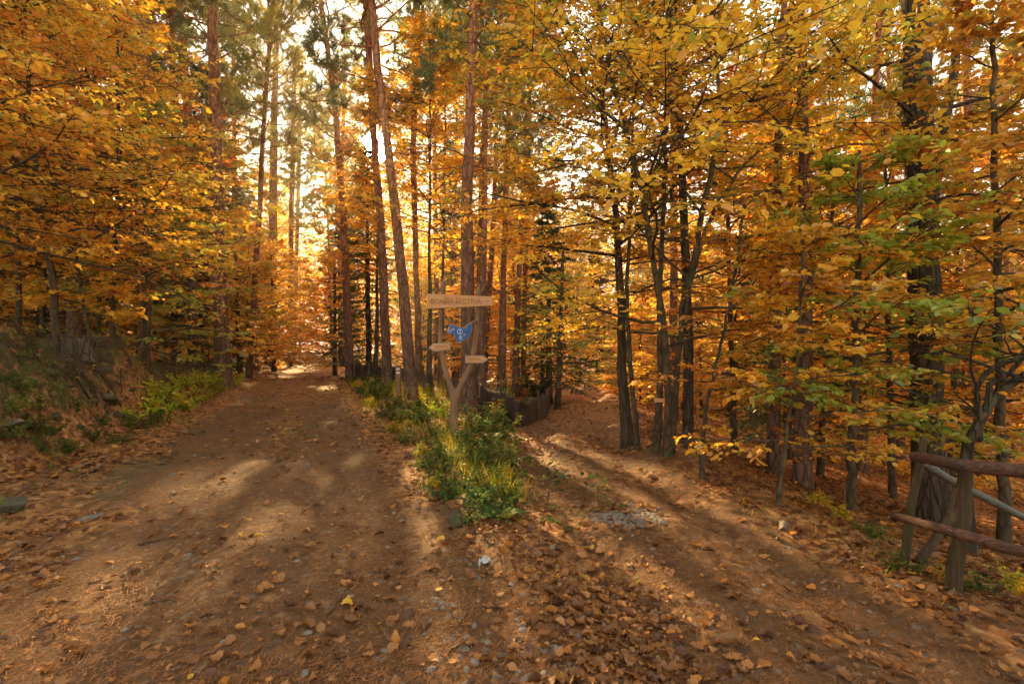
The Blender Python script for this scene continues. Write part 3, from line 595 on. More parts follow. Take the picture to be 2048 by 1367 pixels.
def stump():
    Y = hit(158, 712); p = W(158, 712, Y); z = H(p[0], Y); rng = np.random.default_rng(8); h = 0.30; acc = Acc(); k = 28; a = np.arange(k) / k * 6.283
    rs = np.interp(np.linspace(0, 1, 7), [0, 0.4, 1], [0.33, 0.24, 0.21]); but = 1 + 0.16 * np.cos(5 * a + 1) + 0.07 * np.cos(9 * a)
    P = []
    for i, r in enumerate(rs):
        zz = z - 0.15 + (h + 0.15) * i / 6; f = (1 - i / 6); rr = r * (1 + (but - 1) * (0.35 + f)) * (1 + 0.03 * rng.standard_normal(k))
        P.append(np.stack([p[0] + rr * np.cos(a), Y + rr * np.sin(a), zz + (0.03 if i == 6 else 0.0) * rng.standard_normal(k)], -1))
    V = np.concatenate(P + [np.array([[p[0], Y, z + h - 0.02]])]); j = np.arange(k); j2 = (j + 1) % k
    q = np.concatenate([np.stack([i * k + j, i * k + j2, (i + 1) * k + j2, (i + 1) * k + j], -1) for i in range(6)])
    acc.add(V, q, np.stack([6 * k + j, 6 * k + j2, np.full(k, 7 * k)], -1)); o = obj('tree_stump', acc.mesh('tree_stump', M['oak_bark'], (p[0], Y, z)), None, (p[0], Y, z)); tag(o, 'old weathered tree stump on top of the earth bank', 'stump')
stump()
for i, (px, py, s) in enumerate(((60, 775, 0.12), (110, 838, 0.09), (235, 835, 0.10), (160, 865, 0.07), (20, 870, 0.13), (262, 790, 0.08), (100, 750, 0.10))):
    rock('rock', px, py, (s * 1.3, s, s * 0.7), ['broad stone high in the earth bank at far left', 'small stone low in the earth bank under the grass', 'stone near the right foot of the earth bank', 'smallest stone at the foot of the earth bank', 'dark stone at the far left foot of the bank', 'stone at the right end of the earth bank', 'stone beside the bare roots in the earth bank'][i], 20 + i, 'mossy', None, 0.3)
def roots():
    rng = np.random.default_rng(12); acc = Acc(); s = W(165, 715, 8.4); org = (s[0], 8.4, H(s[0], 8.4))
    ends = [(60, 745), (95, 770), (240, 790), (270, 815), (215, 845), (130, 760), (255, 745), (40, 720), (180, 810)]
    for i, (ex, ey) in enumerate(ends):
        Ye = hit(ex, ey + 10); e = np.array([(ex - CX) / F * Ye, Ye]); b = np.array([s[0] + 0.2 * rng.standard_normal(), 8.3]); t = np.linspace(0, 1, 12)
        xy = b + (e - b) * t[:, None]; xy[1:-1] += 0.06 * rng.standard_normal((10, 2)); z = terrain(xy[:, 0], xy[:, 1]) + 0.02 + 0.05 * np.sin(t * 9 + i)
        tubes(acc, np.concatenate([xy, z[:, None]], 1), np.linspace(0.028, 0.008, 12), 6)
    o = obj('tree_roots', acc.mesh('tree_roots', M['stake_wood'], org), None, org); tag(o, 'bare roots hanging out of the earth bank below the stump', 'roots')
roots()
def stick(px0, py0, px1, py1, r, label, seed, mat='twig_bark'):
    rng = np.random.default_rng(seed); Y0, Y1 = hit(px0, py0), hit(px1, py1); a = np.array([(px0 - CX) / F * Y0, Y0]); b = np.array([(px1 - CX) / F * Y1, Y1]); t = np.linspace(0, 1, 9)
    xy = a + (b - a) * t[:, None]; xy[1:-1] += 0.03 * np.linalg.norm(b - a) * rng.standard_normal((7, 2)); z = terrain(xy[:, 0], xy[:, 1]) + r * 1.2; acc = Acc()
    tubes(acc, np.concatenate([xy, z[:, None]], 1), r * np.linspace(1, 0.45, 9), 6); org = (a[0], a[1], float(z[0])); o = obj('stick', acc.mesh('stick', M[mat], org), None, org); tag(o, label, 'stick')
stick(135, 945, 225, 915, 0.022, 'longer weathered stick among leaves below the earth bank', 1, 'post_wood'); stick(170, 955, 215, 925, 0.016, 'shorter stick crossing the longer one below the bank', 2, 'post_wood')
stick(275, 1092, 350, 1075, 0.008, 'dark twig lying on the left track', 3); stick(290, 1212, 350, 1205, 0.006, 'thin dark twig in needles at lower left', 4)
stick(655, 1235, 690, 1185, 0.004, 'thin bent twig on the needles near the centre front', 5); stick(890, 1312, 965, 1272, 0.004, 'long thin twig beside the leaf drift at the front', 6)
stick(20, 1110, 5, 1150, 0.006, 'curved twig at the far left front', 7)

# ------------------------------------------------------------------ signpost
def prism(name, P2, y0, th, mat, parent, org, bev=0.004):
    """flat board: outline in (x,z) facing the camera, thickness in y"""
    import bmesh
    bm = bmesh.new(); f = bm.faces.new([bm.verts.new((x - org[0], y0 - org[1], z - org[2])) for x, z in P2]); bm.normal_update()
    r = bmesh.ops.extrude_face_region(bm, geom=[f]); bmesh.ops.translate(bm, verts=[v for v in r['geom'] if isinstance(v, bmesh.types.BMVert)], vec=(0, th, 0))
    bmesh.ops.recalc_face_normals(bm, faces=bm.faces)
    if bev: bmesh.ops.bevel(bm, geom=bm.edges[:], offset=bev, segments=2, affect='EDGES')
    me = bpy.data.meshes.new(name); bm.to_mesh(me); bm.free(); me.materials.append(M[mat]); return obj(name, me, parent)
def text(name, body, loc, size, rz, mat, parent, width=None):
    cu = bpy.data.curves.new(name, 'FONT'); cu.body = body; cu.size = size; cu.align_x = 'CENTER'; cu.align_y = 'CENTER'; cu.extrude = 0.002; o = bpy.data.objects.new('tmp', cu); link(o)
    dg = bpy.context.evaluated_depsgraph_get(); me = bpy.data.meshes.new_from_object(o.evaluated_get(dg)); bpy.data.objects.remove(o); me.materials.clear(); me.materials.append(M[mat])
    t = obj(name, me, parent, loc); t.rotation_euler = (rad(90), 0, 0); t.rotation_euler.rotate_axis('Z', rz)
    if width: 
        xs = [v.co.x for v in me.vertices]; k = width / (max(xs) - min(xs)); 
        for v in me.vertices: v.co.x *= k
    return t
SY = 8.0
def px2(pts, Y): return [((x - CX) / F * Y, EYE - (y - CY) / F * Y) for x, y in pts]
def signpost():
    b = W(908, 878, SY); b[2] = H(b[0], SY); root = empty('signpost', b); tag(root, 'forked tree trunk signpost holding wooden boards between the two tracks', 'signpost')
    def skin(name, lines, rads, edges):
        me = bpy.data.meshes.new(name); me.from_pydata([tuple(np.array(v) - b) for v in lines], edges, []); o = obj(name, me, root); me.materials.append(M['post_wood'])
        sk = o.modifiers.new('skin', 'SKIN'); sk.use_smooth_shade = True
        for v, r in zip(me.skin_vertices[0].data, rads): v.radius = (r, r)
        me.skin_vertices[0].data[0].use_root = True; ss = o.modifiers.new('sub', 'SUBSURF'); ss.levels = ss.render_levels = 2; return o
    P = lambda x, y, dy=0: tuple(W(x, y, SY) + np.array([0, dy, 0]))
    base = (b[0], b[1], b[2] - 0.25)
    pts = [base, P(908, 868), P(907, 840), P(909, 812), P(909, 792), P(901, 772), P(892, 745), P(885, 715), P(881, 680), P(881, 645), P(883, 605), P(887, 575), P(889, 559),
           P(920, 775), P(931, 755), P(942, 732), P(949, 700), P(953, 665), P(957, 625), P(958, 595), P(957, 574)]
    rads = [0.092, 0.085, 0.076, 0.080, 0.082, 0.052, 0.048, 0.046, 0.045, 0.045, 0.043, 0.041, 0.038, 0.062, 0.060, 0.062, 0.058, 0.056, 0.054, 0.050, 0.046]
    edges = [(i, i + 1) for i in range(12)] + [(4, 13)] + [(i, i + 1) for i in range(13, 20)]
    skin('forked_trunk', pts, [r * 1.0 for r in rads], edges)
    bd = prism('name_board', px2([(853, 587), (985, 593), (986, 611), (854, 617)], SY - 0.09), SY - 0.10, 0.035, 'board', root, b)
    c = W(912, 603, SY - 0.104) - b; t = text('carved_lettering', 'BOAŘÍA ŘECTINA', tuple(c), 0.125, rad(-0.3), 'carved', root, 0.82); t.parent = bd
    for bx, by in ((861, 603), (975, 602)):
        a = Acc(); q = W(bx, by, SY - 0.105) - b; tubes(a, np.array([q, q + np.array([0, 0.02, 0])]), np.array([0.008, 0.008]), 8, True); o = obj('bolt', a.mesh('bolt', M['wire']), bd)
    def arrow(pts, lx, ly, ww, ang):
        o = prism('arrow_board', px2(pts, SY - 0.09), SY - 0.10, 0.03, 'edge', root, b); cxp = np.mean([p[0] for p in pts]); cyp = np.mean([p[1] for p in pts])
        inner = [((x - cxp) * 0.86 + cxp, (y - cyp) * 0.70 + cyp) for x, y in pts]; i = prism('painted_face', px2(inner, SY - 0.104), SY - 0.1035, 0.003, 'board', o, b, 0)
        t = text('lettering', 'REKTINA', tuple(W(lx, ly, SY - 0.108) - b), 0.055, ang, 'carved', o, ww)
    arrow([(857, 695), (867, 686), (901, 684), (901, 699), (868, 703)], 882, 693, 0.2, rad(3))
    arrow([(930, 711), (966, 710), (977, 718), (966, 726), (930, 726)], 949, 718, 0.2, rad(0))
    a = Acc(); p0 = W(956, 640, SY); tubes(a, np.array([W(956, 650, SY), W(950, 642, SY - 0.08), W(944, 646, SY - 0.13), W(918, 662, SY - 0.13)]) - b, np.array([0.02, 0.027, 0.026, 0.02]), 8, True); obj('branch_stub', a.mesh('branch_stub', M['post_wood']), root)
    for q0, q1 in ((882, 893), (962, 953)):
        a = Acc(); tubes(a, np.array([W(q0, 612, SY - 0.06), W(q1, 634, SY)]) - b, np.array([0.007, 0.007]), 6, True); obj('brace', a.mesh('brace', M['wire']), root)
    # blue animal-shaped plate hanging on a wire
    O = [(260, 660), (300, 600), (345, 555), (368, 400), (385, 315), (430, 305), (500, 350), (600, 430), (720, 480), (880, 500), (1040, 500), (1110, 535), (1180, 545), (1225, 510), (1245, 390), (1300, 330), (1380, 305), (1440, 335), (1455, 430), (1450, 530), (1430, 640), (1400, 760), (1340, 860), (1260, 950), (1160, 1050), (1080, 1110), (1000, 1125), (920, 1135), (860, 1195), (790, 1225), (740, 1190), (690, 1090), (650, 990), (610, 850), (580, 795), (500, 800), (430, 808), (340, 770), (285, 715)]
    O = [(885 + x / 24.857, 635 + y / 24.857) for x, y in O]; cxp = np.mean([p[0] for p in O]); cyp = np.mean([p[1] for p in O]); YP = SY - 0.20
    big = []
    n = len(O)
    for i in range(n):
        p0, p1, p2 = np.array(O[i - 1]), np.array(O[i]), np.array(O[(i + 1) % n]); tt = p2 - p0; nn = np.array([tt[1], -tt[0]]) / np.hypot(*tt); big.append(tuple(p1 + nn * 0.95))
    pr = tuple(W(cxp, cyp, YP)); r2 = empty('hanging_plate', pr); tag(r2, 'blue animal shaped plate with white emblem hanging in the signpost fork', 'sign')
    prism('plate_border', px2(big, YP), YP, 0.012, 'edge', r2, pr, 0.002); pl = prism('plate_face', px2(O, YP - 0.004), YP - 0.004, 0.0035, 'blue', r2, pr, 0)
    def mk(name, pts2, m='white', w_=1.7):
        a = Acc(); P_ = np.array([W(885 + x / 24.857, 635 + y / 24.857, YP - 0.0045) for x, y in pts2]) - pr; tubes(a, P_, np.full(len(P_), w_ / F * YP / 2), 6, True); o = obj(name, a.mesh(name, M[m]), pl); 
    th = np.linspace(0, 6.2832, 25); mk('ring', [(868 + 125 * math.sin(t), 688 + 125 * math.cos(t)) for t in th], 'white', 1.6); mk('bar', [(870, 575), (872, 800)], 'white', 1.6)
    for k, xs in enumerate(((825, 830, 845, 850), (885, 890, 905, 915), (950, 965, 985, 1000))): mk('wavy_stroke', [(xs[0], 915 if k != 1 else 850), (xs[1], 980), (xs[2], 1040), (xs[3], 1100)], 'white', 1.5)
    prism('sticker', px2([(885 + x / 24.857, 635 + y / 24.857) for x, y in ((1030, 840), (1060, 795), (1150, 830), (1110, 900), (1040, 895))], YP - 0.007), YP - 0.007, 0.002, 'pink', pl, pr, 0)
    text('lettering', '1514', tuple(W(885 + 420 / 24.857, 635 + 650 / 24.857, YP - 0.006) - pr), 0.062, rad(28), 'white', pl)
    a = Acc(); tubes(a, np.array([W(884, 617, SY - 0.07), W(893, 633, SY - 0.13), W(901, 648, YP + 0.004)]) - pr, np.full(3, 0.006), 6); obj('wire', a.mesh('wire', M['wire']), r2)
signpost()

# ------------------------------------------------------------------ trail post, small nailed board, paper
def trail_post():
    Y = hit(798, 800); x = (797 - CX) / F * Y; z = H(x, Y); b = (x, Y, z); r = empty('trail_post', b); tag(r, 'short square wooden post with a white and red trail mark behind the green verge', 'post')
    top = EYE - (730 - CY) / F * Y; s = 9.5 / F * Y / 2; import bmesh
    bm = bmesh.new(); bmesh.ops.create_cube(bm, size=1, matrix=__import__('mathutils').Matrix.Diagonal((2 * s, 2 * s, top - z + 0.3, 1))); bmesh.ops.translate(bm, verts=bm.verts, vec=(0, 0, (top - z - 0.3) / 2)); bmesh.ops.bevel(bm, geom=bm.edges[:], offset=0.01, segments=2, affect='EDGES')
    me = bpy.data.meshes.new('stake'); bm.to_mesh(me); bm.free(); me.materials.append(M['post_wood']); obj('stake', me, r)
    h = top - z
    for i, (m, za, zb) in enumerate((('white', 0.17, 0.22), ('redp', 0.12, 0.17), ('white', 0.07, 0.12))): prism('trail_mark', [(x - s * 0.8, top - zb), (x + s * 0.8, top - zb), (x + s * 0.8, top - za), (x - s * 0.8, top - za)], Y - s - 0.004, 0.005, m, r, b, 0)
trail_post()
def scrap():
    Y = hit(968, 1131); x = (968 - CX) / F * Y; z = H(x, Y) + 0.035; rng = np.random.default_rng(3); g = np.linspace(-1, 1, 6); X, Yg = np.meshgrid(g, g); V = np.stack([x + X * 0.035 + 0.3 * 0.035 * Yg, Y + Yg * 0.03, z + 0.016 * rng.standard_normal(X.shape)], -1).reshape(-1, 3)
    i = (np.arange(5)[:, None] * 6 + np.arange(5)).ravel(); a = Acc(); a.add(V, np.stack([i, i + 1, i + 7, i + 6], -1)); tag(obj('paper_scrap', a.mesh('paper_scrap', M['paper'], (x, Y, z), False), None, (x, Y, z)), 'crumpled white scrap of paper lying in the leaf drift', 'litter')
scrap()

# ------------------------------------------------------------------ low netting fences
def net_fence(pts, posts, h, label, seed):
    P = np.array(pts, float); d = np.r_[0, np.cumsum(np.hypot(*np.diff(P, axis=0).T))]; n_ = 220; u = np.linspace(0, d[-1], n_); x = np.interp(u, d, P[:, 0]); y = np.interp(u, d, P[:, 1]); z = terrain(x, y); z = np.convolve(np.pad(z, 12, 'edge'), np.ones(25) / 25, 'valid')
    b = (x[0], y[0], z[0]); r = empty('netting_fence', b); tag(r, label, 'fence'); rng = np.random.default_rng(seed); sag = 0.03 * np.sin(u * 4.1) + 0.006 * rng.standard_normal(n_); k = 5; V = []
    for side in (0, 0.012):
        for j in range(k): f = j / (k - 1); V.append(np.stack([x + 0.02 * np.sin(u * 5 + j) + 0.012 * np.sin(u * 27), y + side + 0.02 * np.cos(u * 6 + j) + 0.02 * np.sin(u * 23 + 0.3 * j), z - 0.12 + (h + sag + 0.12) * f], -1))
    V = np.concatenate(V) - b; i = np.arange(n_ - 1); q = []
    for s in (0, k):
        for j in range(k - 1): q.append(np.stack([(s + j) * n_ + i, (s + j) * n_ + i + 1, (s + j + 1) * n_ + i + 1, (s + j + 1) * n_ + i], -1))
    q.append(np.stack([(k - 1) * n_ + i, (k - 1) * n_ + i + 1, (2 * k - 1) * n_ + i + 1, (2 * k - 1) * n_ + i], -1)); a = Acc(); a.add(V, np.concatenate(q)); obj('netting', a.mesh('netting', M['net']), r)
    for t in posts:
        xx, yy = np.interp(t * d[-1], d, P[:, 0]), np.interp(t * d[-1], d, P[:, 1]); zz = H(xx, yy); a = Acc(); tubes(a, np.array([[xx + 0.01, yy - 0.035, zz - 0.1], [xx, yy - 0.03, zz + h + 0.12]]) - b, np.array([0.016, 0.014]), 7, True); obj('post', a.mesh('post', M['post_wood']), r)
def gxy(px, py): Y = hit(px, py); return ((px - CX) / F * Y, Y)
net_fence([(-1.9, 13.8), (-0.7, 12.0), gxy(1036, 856), gxy(1066, 846), gxy(1092, 836), (1.3, 16.5), (0.6, 22)], [0.12, 0.36, 0.45, 0.53, 0.62, 0.8], 0.60, 'low dark netting fence with pale stakes beside the right track', 1)
net_fence([(-7.6, 24), (-6.3, 19), (-5.0, 16.6), (-3.4, 15.3), (-2.3, 14.2)], [0.1, 0.3, 0.5, 0.7, 0.9], 0.60, 'low dark netting fence behind the trail post and tall pines', 2)

# ------------------------------------------------------------------ pole railing
def railing():
    b = W(1905, 1180, 3.05); Yb = hit(1905, 1183); b = np.array([(1905 - CX) / F * Yb, Yb, 0.0]); b[2] = H(b[0], Yb); r = empty('pole_railing', b); tag(r, 'rustic railing of red-brown poles nailed to leaning posts by the track edge', 'railing'); rng = np.random.default_rng(5)
    def pole(name, pts, rads, mat, k=14, rough=0.045):
        q = trunk_curve([(*p, rr) for p, rr in zip(pts, rads)], 46); a = Acc(); tubes(a, q[:, :3] - b, q[:, 3], k, True, None, rough, rng); obj(name, a.mesh(name, M[mat]), r)
    Yt = hit(1803, 1128); P = lambda x, y, Y: W(x, y, Y)
    g = P(1803, 1128, Yt); g[2] = H(g[0], Yt) - 0.2
    pole('post', [g, P(1822, 1010, Yt), P(1838, 940, Yt), P(1848, 874, Yt)], [0.028, 0.026, 0.025, 0.022], 'stake_wood')
    g = b.copy(); g[2] -= 0.25; pole('post', [g, P(1908, 1150, Yb), P(1922, 1040, Yb), P(1932, 940, Yb + 0.02)], [0.050, 0.044, 0.040, 0.036], 'stake_wood')
    Yf = Yt - 0.06; D = Yb - 0.12
    pole('rail', [P(1828, 912, Yf), P(1925, 930, D), P(2040, 941, D - 0.12), P(2230, 962, D - 0.35)], [0.032, 0.038, 0.040, 0.042], 'rail_wood')
    pole('rail', [P(1787, 1030, Yf + 0.02), P(1900, 1062, D + 0.0), P(2048, 1104, D - 0.15), P(2230, 1150, D - 0.35)], [0.026, 0.030, 0.032, 0.034], 'rail_wood')
    pole('rail', [P(1845, 925, Yt + 0.10), P(1905, 962, Yt + 0.35), P(2040, 1030, Yt + 0.6), P(2230, 1110, Yt + 0.7)], [0.030, 0.030, 0.030, 0.030], 'grey_wood')
    Yd = hit(1835, 1125); g = P(1835, 1125, Yd); pole('brace', [g, P(1868, 1082, Yd), P(1898, 1035, Yd + 0.05), P(1908, 985, Yd + 0.1)], [0.034, 0.03, 0.03, 0.026], 'stake_wood')
    for nx, ny, nY in ((1842, 913, Yf - 0.034), (1846, 921, Yf - 0.034), (1924, 928, D - 0.04), (1933, 936, D - 0.04), (1818, 1039, Yf - 0.012), (1908, 1064, D - 0.03)):
        a = Acc(); c0 = P(nx, ny, nY) - b; tubes(a, np.array([c0, c0 + np.array([0, 0.03, 0])]), np.array([0.006, 0.005]), 8, True); obj('nail', a.mesh('nail', M['wire']), r)
    xr = P(2230, 962, D - 0.35); zz = H(xr[0], xr[1]); pole('post', [np.array([xr[0], xr[1] + 0.1, zz - 0.2]), np.array([xr[0] + 0.03, xr[1] + 0.1, 0.95])], [0.07, 0.055], 'stake_wood')
railing()

def small_plank():
    b = tuple(W(1318, 800, 6.45)); r = empty('small_sign', b); tag(r, 'tiny blank plank nailed across the many stemmed hornbeam', 'sign')
    pl = prism('plank', px2([(1308, 795), (1329, 797), (1329, 804), (1308, 803)], 6.45), 6.44, 0.02, 'board', r, b, 0.002)
    a = Acc(); tubes(a, np.array([[0.05, -0.012, 0.0], [0.05, 0.02, 0.0]]), np.array([0.004, 0.004]), 6, True); obj('nail', a.mesh('nail', M['wire']), pl)
small_plank()
# ------------------------------------------------------------------ pines seen one by one
#   (trunk pixels from the base up: x, y, width), depth or None for the ground, height, crown start, label
def P_(name, pts, Y, hgt, h0, label, seed, pal='pine', cat='pine tree', **kw):
    q, b = px_trunk(pts, Y, hgt); wd, cr = pine(b, q, seed, pal, h0, **kw); make_tree('pine_tree', label, cat, wd, cr, b, 'pine_bark', 'needle')
P_('a', [(447, 722, 31), (438, 560, 24), (433, 300, 20), (428, 100, 19), (424, 0, 18)], 15.5, 21, 9.5, 'thick red barked pine standing left of the left track', 11, 'pinegold')
P_('b', [(543, 732, 22), (545, 500, 17), (548, 250, 13), (553, 80, 9), (556, 0, 8)], None, 15, 8.5, 'straight dark based pine at the left edge of the left track', 12, 'pinegold', L1=2.8)
P_('c', [(497, 730, 12), (515, 480, 10), (528, 240, 8), (545, 0, 7)], 20, 15, 9, 'thin pine leaning right beside the straight dark based pine', 13, 'pinegold')
P_('d', [(775, 757, 20), (768, 560, 17), (750, 300, 14), (738, 120, 13), (731, 0, 12)], 15, 20, 8, 'slim pine with the sun shining past its trunk', 14)
P_('e', [(824, 778, 25), (806, 560, 21), (785, 370, 18), (757, 150, 16), (741, 0, 14)], 13, 20, 9, 'leaning pine right of the sun, curving left as it rises', 15)
P_('f', [(838, 765, 14), (833, 560, 11), (826, 300, 12), (833, 90, 10), (838, 0, 8)], 16, 18, 8.5, 'pale slim pine just right of the leaning pine', 16)
P_('g', [(936, 824, 33), (937, 640, 28), (934, 400, 24), (942, 150, 18), (949, 0, 15)], None, 18, 8, 'tall thick pine rising right behind the signpost', 17)
P_('h', [(1003, 782, 18), (1006, 560, 12), (1014, 330, 10), (1022, 100, 9)], 18, 18, 8, 'slender pine right of the signpost with a bare lower trunk', 18)
P_('i', [(1030, 790, 14), (1037, 560, 11), (1045, 400, 9), (1057, 200, 8)], 19, 17, 8, 'thin pine leaning right behind the slender pine', 19)
P_('j', [(1046, 760, 12), (1050, 560, 10), (1058, 300, 8)], 22, 17, 8, 'farther thin pine right of the signpost pines', 20)
P_('k', [(700, 745, 16), (690, 480, 14), (668, 180, 11), (640, 0, 9)], 19, 19, 8, 'pine leaning left over the left track below the sun', 21)
P_('l', [(352, 600, 14), (348, 200, 11), (342, 0, 10)], 19, 20, 9, 'left one of two pines behind the yellow beech crowns', 22)
P_('m', [(390, 600, 17), (378, 250, 14), (364, 80, 13), (360, 0, 12)], 18, 20, 9, 'right one of two pines behind the yellow beech crowns', 23)
P_('n', [(470, 700, 9), (468, 300, 8), (467, 0, 7)], 26, 19, 9, 'distant straight pine between the two left track pines', 24, 'pinegold')
P_('o', [(1603, 972, 34), (1612, 640, 26), (1608, 300, 21), (1601, 60, 17)], None, 17, 11, 'red barked pine rising above the leaf strewn right bend', 25, 'pinegold')
P_('p', [(1547, 945, 26), (1549, 640, 22), (1552, 400, 16), (1571, 0, 13)], None, 17, 11, 'dark based pine left of the red barked right pine', 26, 'pinegold')
P_('q', [(1722, 900, 22), (1728, 700, 19), (1735, 450, 16), (1748, 290, 14)], 12, 17, 10, 'pine behind the branches left of the big oak', 27, 'pinegold')
P_('r', [(1935, 900, 20), (1937, 500, 17), (1932, 100, 15)], 12, 19, 12, 'reddish pine right of the big oak', 28)
P_('s', [(150, 640, 26), (148, 260, 22), (138, 60, 19), (130, 0, 18)], 13, 20, 11, 'dark trunked pine deep behind the orange crowns at left', 29)
P_('t', [(965, 780, 14), (985, 480, 10), (992, 300, 8)], 21, 16, 9, 'pine with crooked stem between the signpost and the thin pines', 30)
P_('u', [(875, 770, 12), (872, 480, 9), (869, 300, 8)], 24, 17, 9, 'far pine seen above the left end of the name board', 31)
P_('v', [(580, 708, 10), (583, 400, 9), (590, 100, 8)], 34, 21, 10, 'far pine over the end of the left track', 32, 'pinegold')

P_('w', [(684, 712, 8), (676, 400, 7), (668, 150, 6)], 42, 24, 11, 'far pine on the right side of the left track gap', 33, 'pinegold', bw=0.05, bl=0.2)
P_('x', [(588, 708, 8), (596, 400, 7), (602, 150, 6)], 46, 26, 12, 'far pine on the left side of the left track gap', 34, 'pine', bw=0.05, bl=0.2)
P_('y', [(664, 705, 6), (655, 400, 5), (640, 200, 5)], 60, 27, 13, 'farthest pine in the middle of the left track gap', 35, 'pine', bw=0.07, bl=0.25)
P_('z', [(685, 720, 9), (682, 400, 8), (690, 150, 7)], 34, 21, 9, 'far pine left of the sun behind the leaning one', 36, 'pinegold', bw=0.04, bl=0.18)

# ------------------------------------------------------------------ oak and near broadleaf trees
LANES = [(-2.6, 5.2, 0.8, 0.9), (-4.0, 8.5, 0.9, 0.9), (-1.6, 3.6, 0.6, 0.85), (-5.6, 12, 1.2, 0.9), (-8, 18, 1.6, 0.9), (1.6, 8.2, 0.8, 0.92), (3.0, 6.3, 0.8, 0.92), (1.2, 6.0, 0.7, 0.85), (2.2, 13, 1.2, 0.9), (-1.0, 2.6, 0.4, 0.8)]
KEEP = beam_keep(LANES)
def B_(pts, Y, hgt, label, seed, pal, cat='beech tree', bark='beech_bark', name='beech_tree', extra=None, rtop=0.02, group=None, **kw):
    q, b = px_trunk(pts, Y, hgt, rtop); ex = []
    for e in (extra or []):
        ee = [(*W(x, y, b[1] + dy), wd / 2 / F * b[1]) for x, y, wd, dy in e]; ex.append(trunk_curve(ee, 18))
    kw.setdefault('keep', KEEP)
    wd, cr = broadleaf(b, q, seed, pal, extra=tuple(ex), **kw); return make_tree(name, label, cat, wd, cr, b, bark, 'leaf', group)
# the big oak on the right
B_([(1866, 1010, 62), (1856, 850, 54), (1848, 600, 52), (1843, 400, 50), (1836, 200, 48), (1830, 0, 44)], 6.6, 11, 'massive dark ridged oak trunk on the right with a second stem', 41, 'brown', 'oak tree', 'oak_bark', 'oak_tree',
   extra=[[(1860, 420, 24, 0), (1880, 300, 20, 0), (1905, 170, 17, 0.1), (1922, 0, 14, 0.2), (1930, -150, 8, 0.3)]], n1=15, h0=3.4, h1=10, L1=2.4, n2=7, n3=5, nl=6, size=0.075, shape='round', rtop=0.1, k=20)
# hornbeam cluster in the middle right
B_([(1334, 935, 17), (1338, 800, 15), (1330, 650, 13), (1300, 500, 11), (1285, 380, 11), (1262, 300, 9), (1225, 180, 7)], 6.6, 7.5, 'many stemmed hornbeam spreading a wide orange crown over the right track', 42, 'orange', 'hornbeam tree', 'beech_bark', 'hornbeam_tree',
   extra=[[(1342, 930, 15, 0.3), (1352, 760, 13, 0.3), (1366, 600, 12, 0.2), (1400, 450, 12, 0), (1430, 330, 10, 0), (1442, 180, 8, 0), (1425, 20, 6, 0)], [(1372, 590, 9, 0.1), (1425, 420, 8, 0), (1500, 310, 6, -0.1), (1580, 260, 4, -0.2)], [(1290, 400, 8, 0), (1330, 280, 7, 0.1), (1350, 120, 5, 0.2), (1390, 0, 4, 0.2)]],
   n1=56, h0=1.4, h1=7.3, L1=3.0, n2=10, n3=6, nl=7, size=0.072, shape='round', el=(5, 40))
B_([(1256, 893, 23), (1245, 760, 19), (1243, 600, 16), (1232, 430, 12), (1205, 200, 9)], None, 8.5, 'dark straight hornbeam with mossy base at the edge of the right track', 43, 'gold', 'hornbeam tree', 'oak_bark', 'hornbeam_tree', n1=40, h0=3.0, h1=7.6, L1=2.7, n2=10, n3=6, nl=7, size=0.072, shape='round', el=(10, 45))
B_([(1276, 900, 12), (1262, 760, 9), (1252, 600, 8), (1262, 400, 6)], None, 7, 'thin curved sapling leaning against the mossy hornbeam', 44, 'orange', n1=16, h0=2.2, h1=6.8, L1=1.4, n2=7, n3=5, nl=6, size=0.06)
B_([(1375, 925, 21), (1378, 700, 19), (1368, 420, 15), (1360, 250, 14)], 7.6, 11, 'stout dark trunk directly behind the many stemmed hornbeam', 45, 'olive', 'oak tree', 'oak_bark', 'oak_tree', n1=22, h0=4.5, h1=10.5, L1=2.8, n2=9, n3=6, nl=7, size=0.085, shape='round')
B_([(1310, 925, 16), (1322, 800, 13), (1318, 600, 10), (1330, 350, 8)], 7.0, 7, 'slim stem left of the many stemmed hornbeam', 46, 'gold', 'hornbeam tree', 'beech_bark', 'hornbeam_tree', n1=18, h0=3, h1=6.8, L1=1.6, n2=7, n3=5, nl=6, size=0.06)
B_([(1403, 958, 10), (1412, 800, 8), (1438, 700, 6), (1460, 620, 5)], None, 3.2, 'thin bent sapling at the top of the right bank', 47, 'brown', n1=12, h0=0.9, h1=3.1, L1=1.0, n2=6, n3=4, nl=5, size=0.06)
B_([(1556, 1012, 9), (1568, 900, 7), (1585, 800, 5), (1596, 700, 4)], None, 2.6, 'small orange leaved sapling below the right bend', 48, 'brown', n1=16, h0=0.5, h1=2.5, L1=1.0, n2=7, n3=5, nl=6, size=0.07)
# leafy beeches on the right between track and oak
RB_ = [((1700, 960), 5.6, 4.2, 'young beech with green and orange sprays in front of the oak', 'lime', 20, 0.9, 1.5), ((2010, 980), 5.4, 6.0, 'brown leaved beech right of the oak reaching over the railing', 'brown', 28, 1.8, 1.6),
       ((1640, 930), 9, 6.6, 'tall orange beech behind the red barked right pine', 'orange', 28, 1.2, 2.6), ((1785, 930), 8.4, 6.4, 'orange beech filling the gap left of the oak', 'brown', 30, 1.2, 2.6), ((1470, 900), 10, 7.6, 'golden beech behind the thin bent sapling', 'gold', 38, 1.4, 2.7),
       ((2120, 950), 7.5, 8.5, 'rust coloured beech at the right edge of the woods', 'brown', 34, 1.5, 2.6), ((1900, 930), 10.5, 8.0, 'deep orange beech behind the big oak', 'brown', 34, 1.5, 3.0), ((1545, 890), 13, 10, 'high golden beech beyond the dark based right pine', 'gold', 40, 1.5, 3.2)]
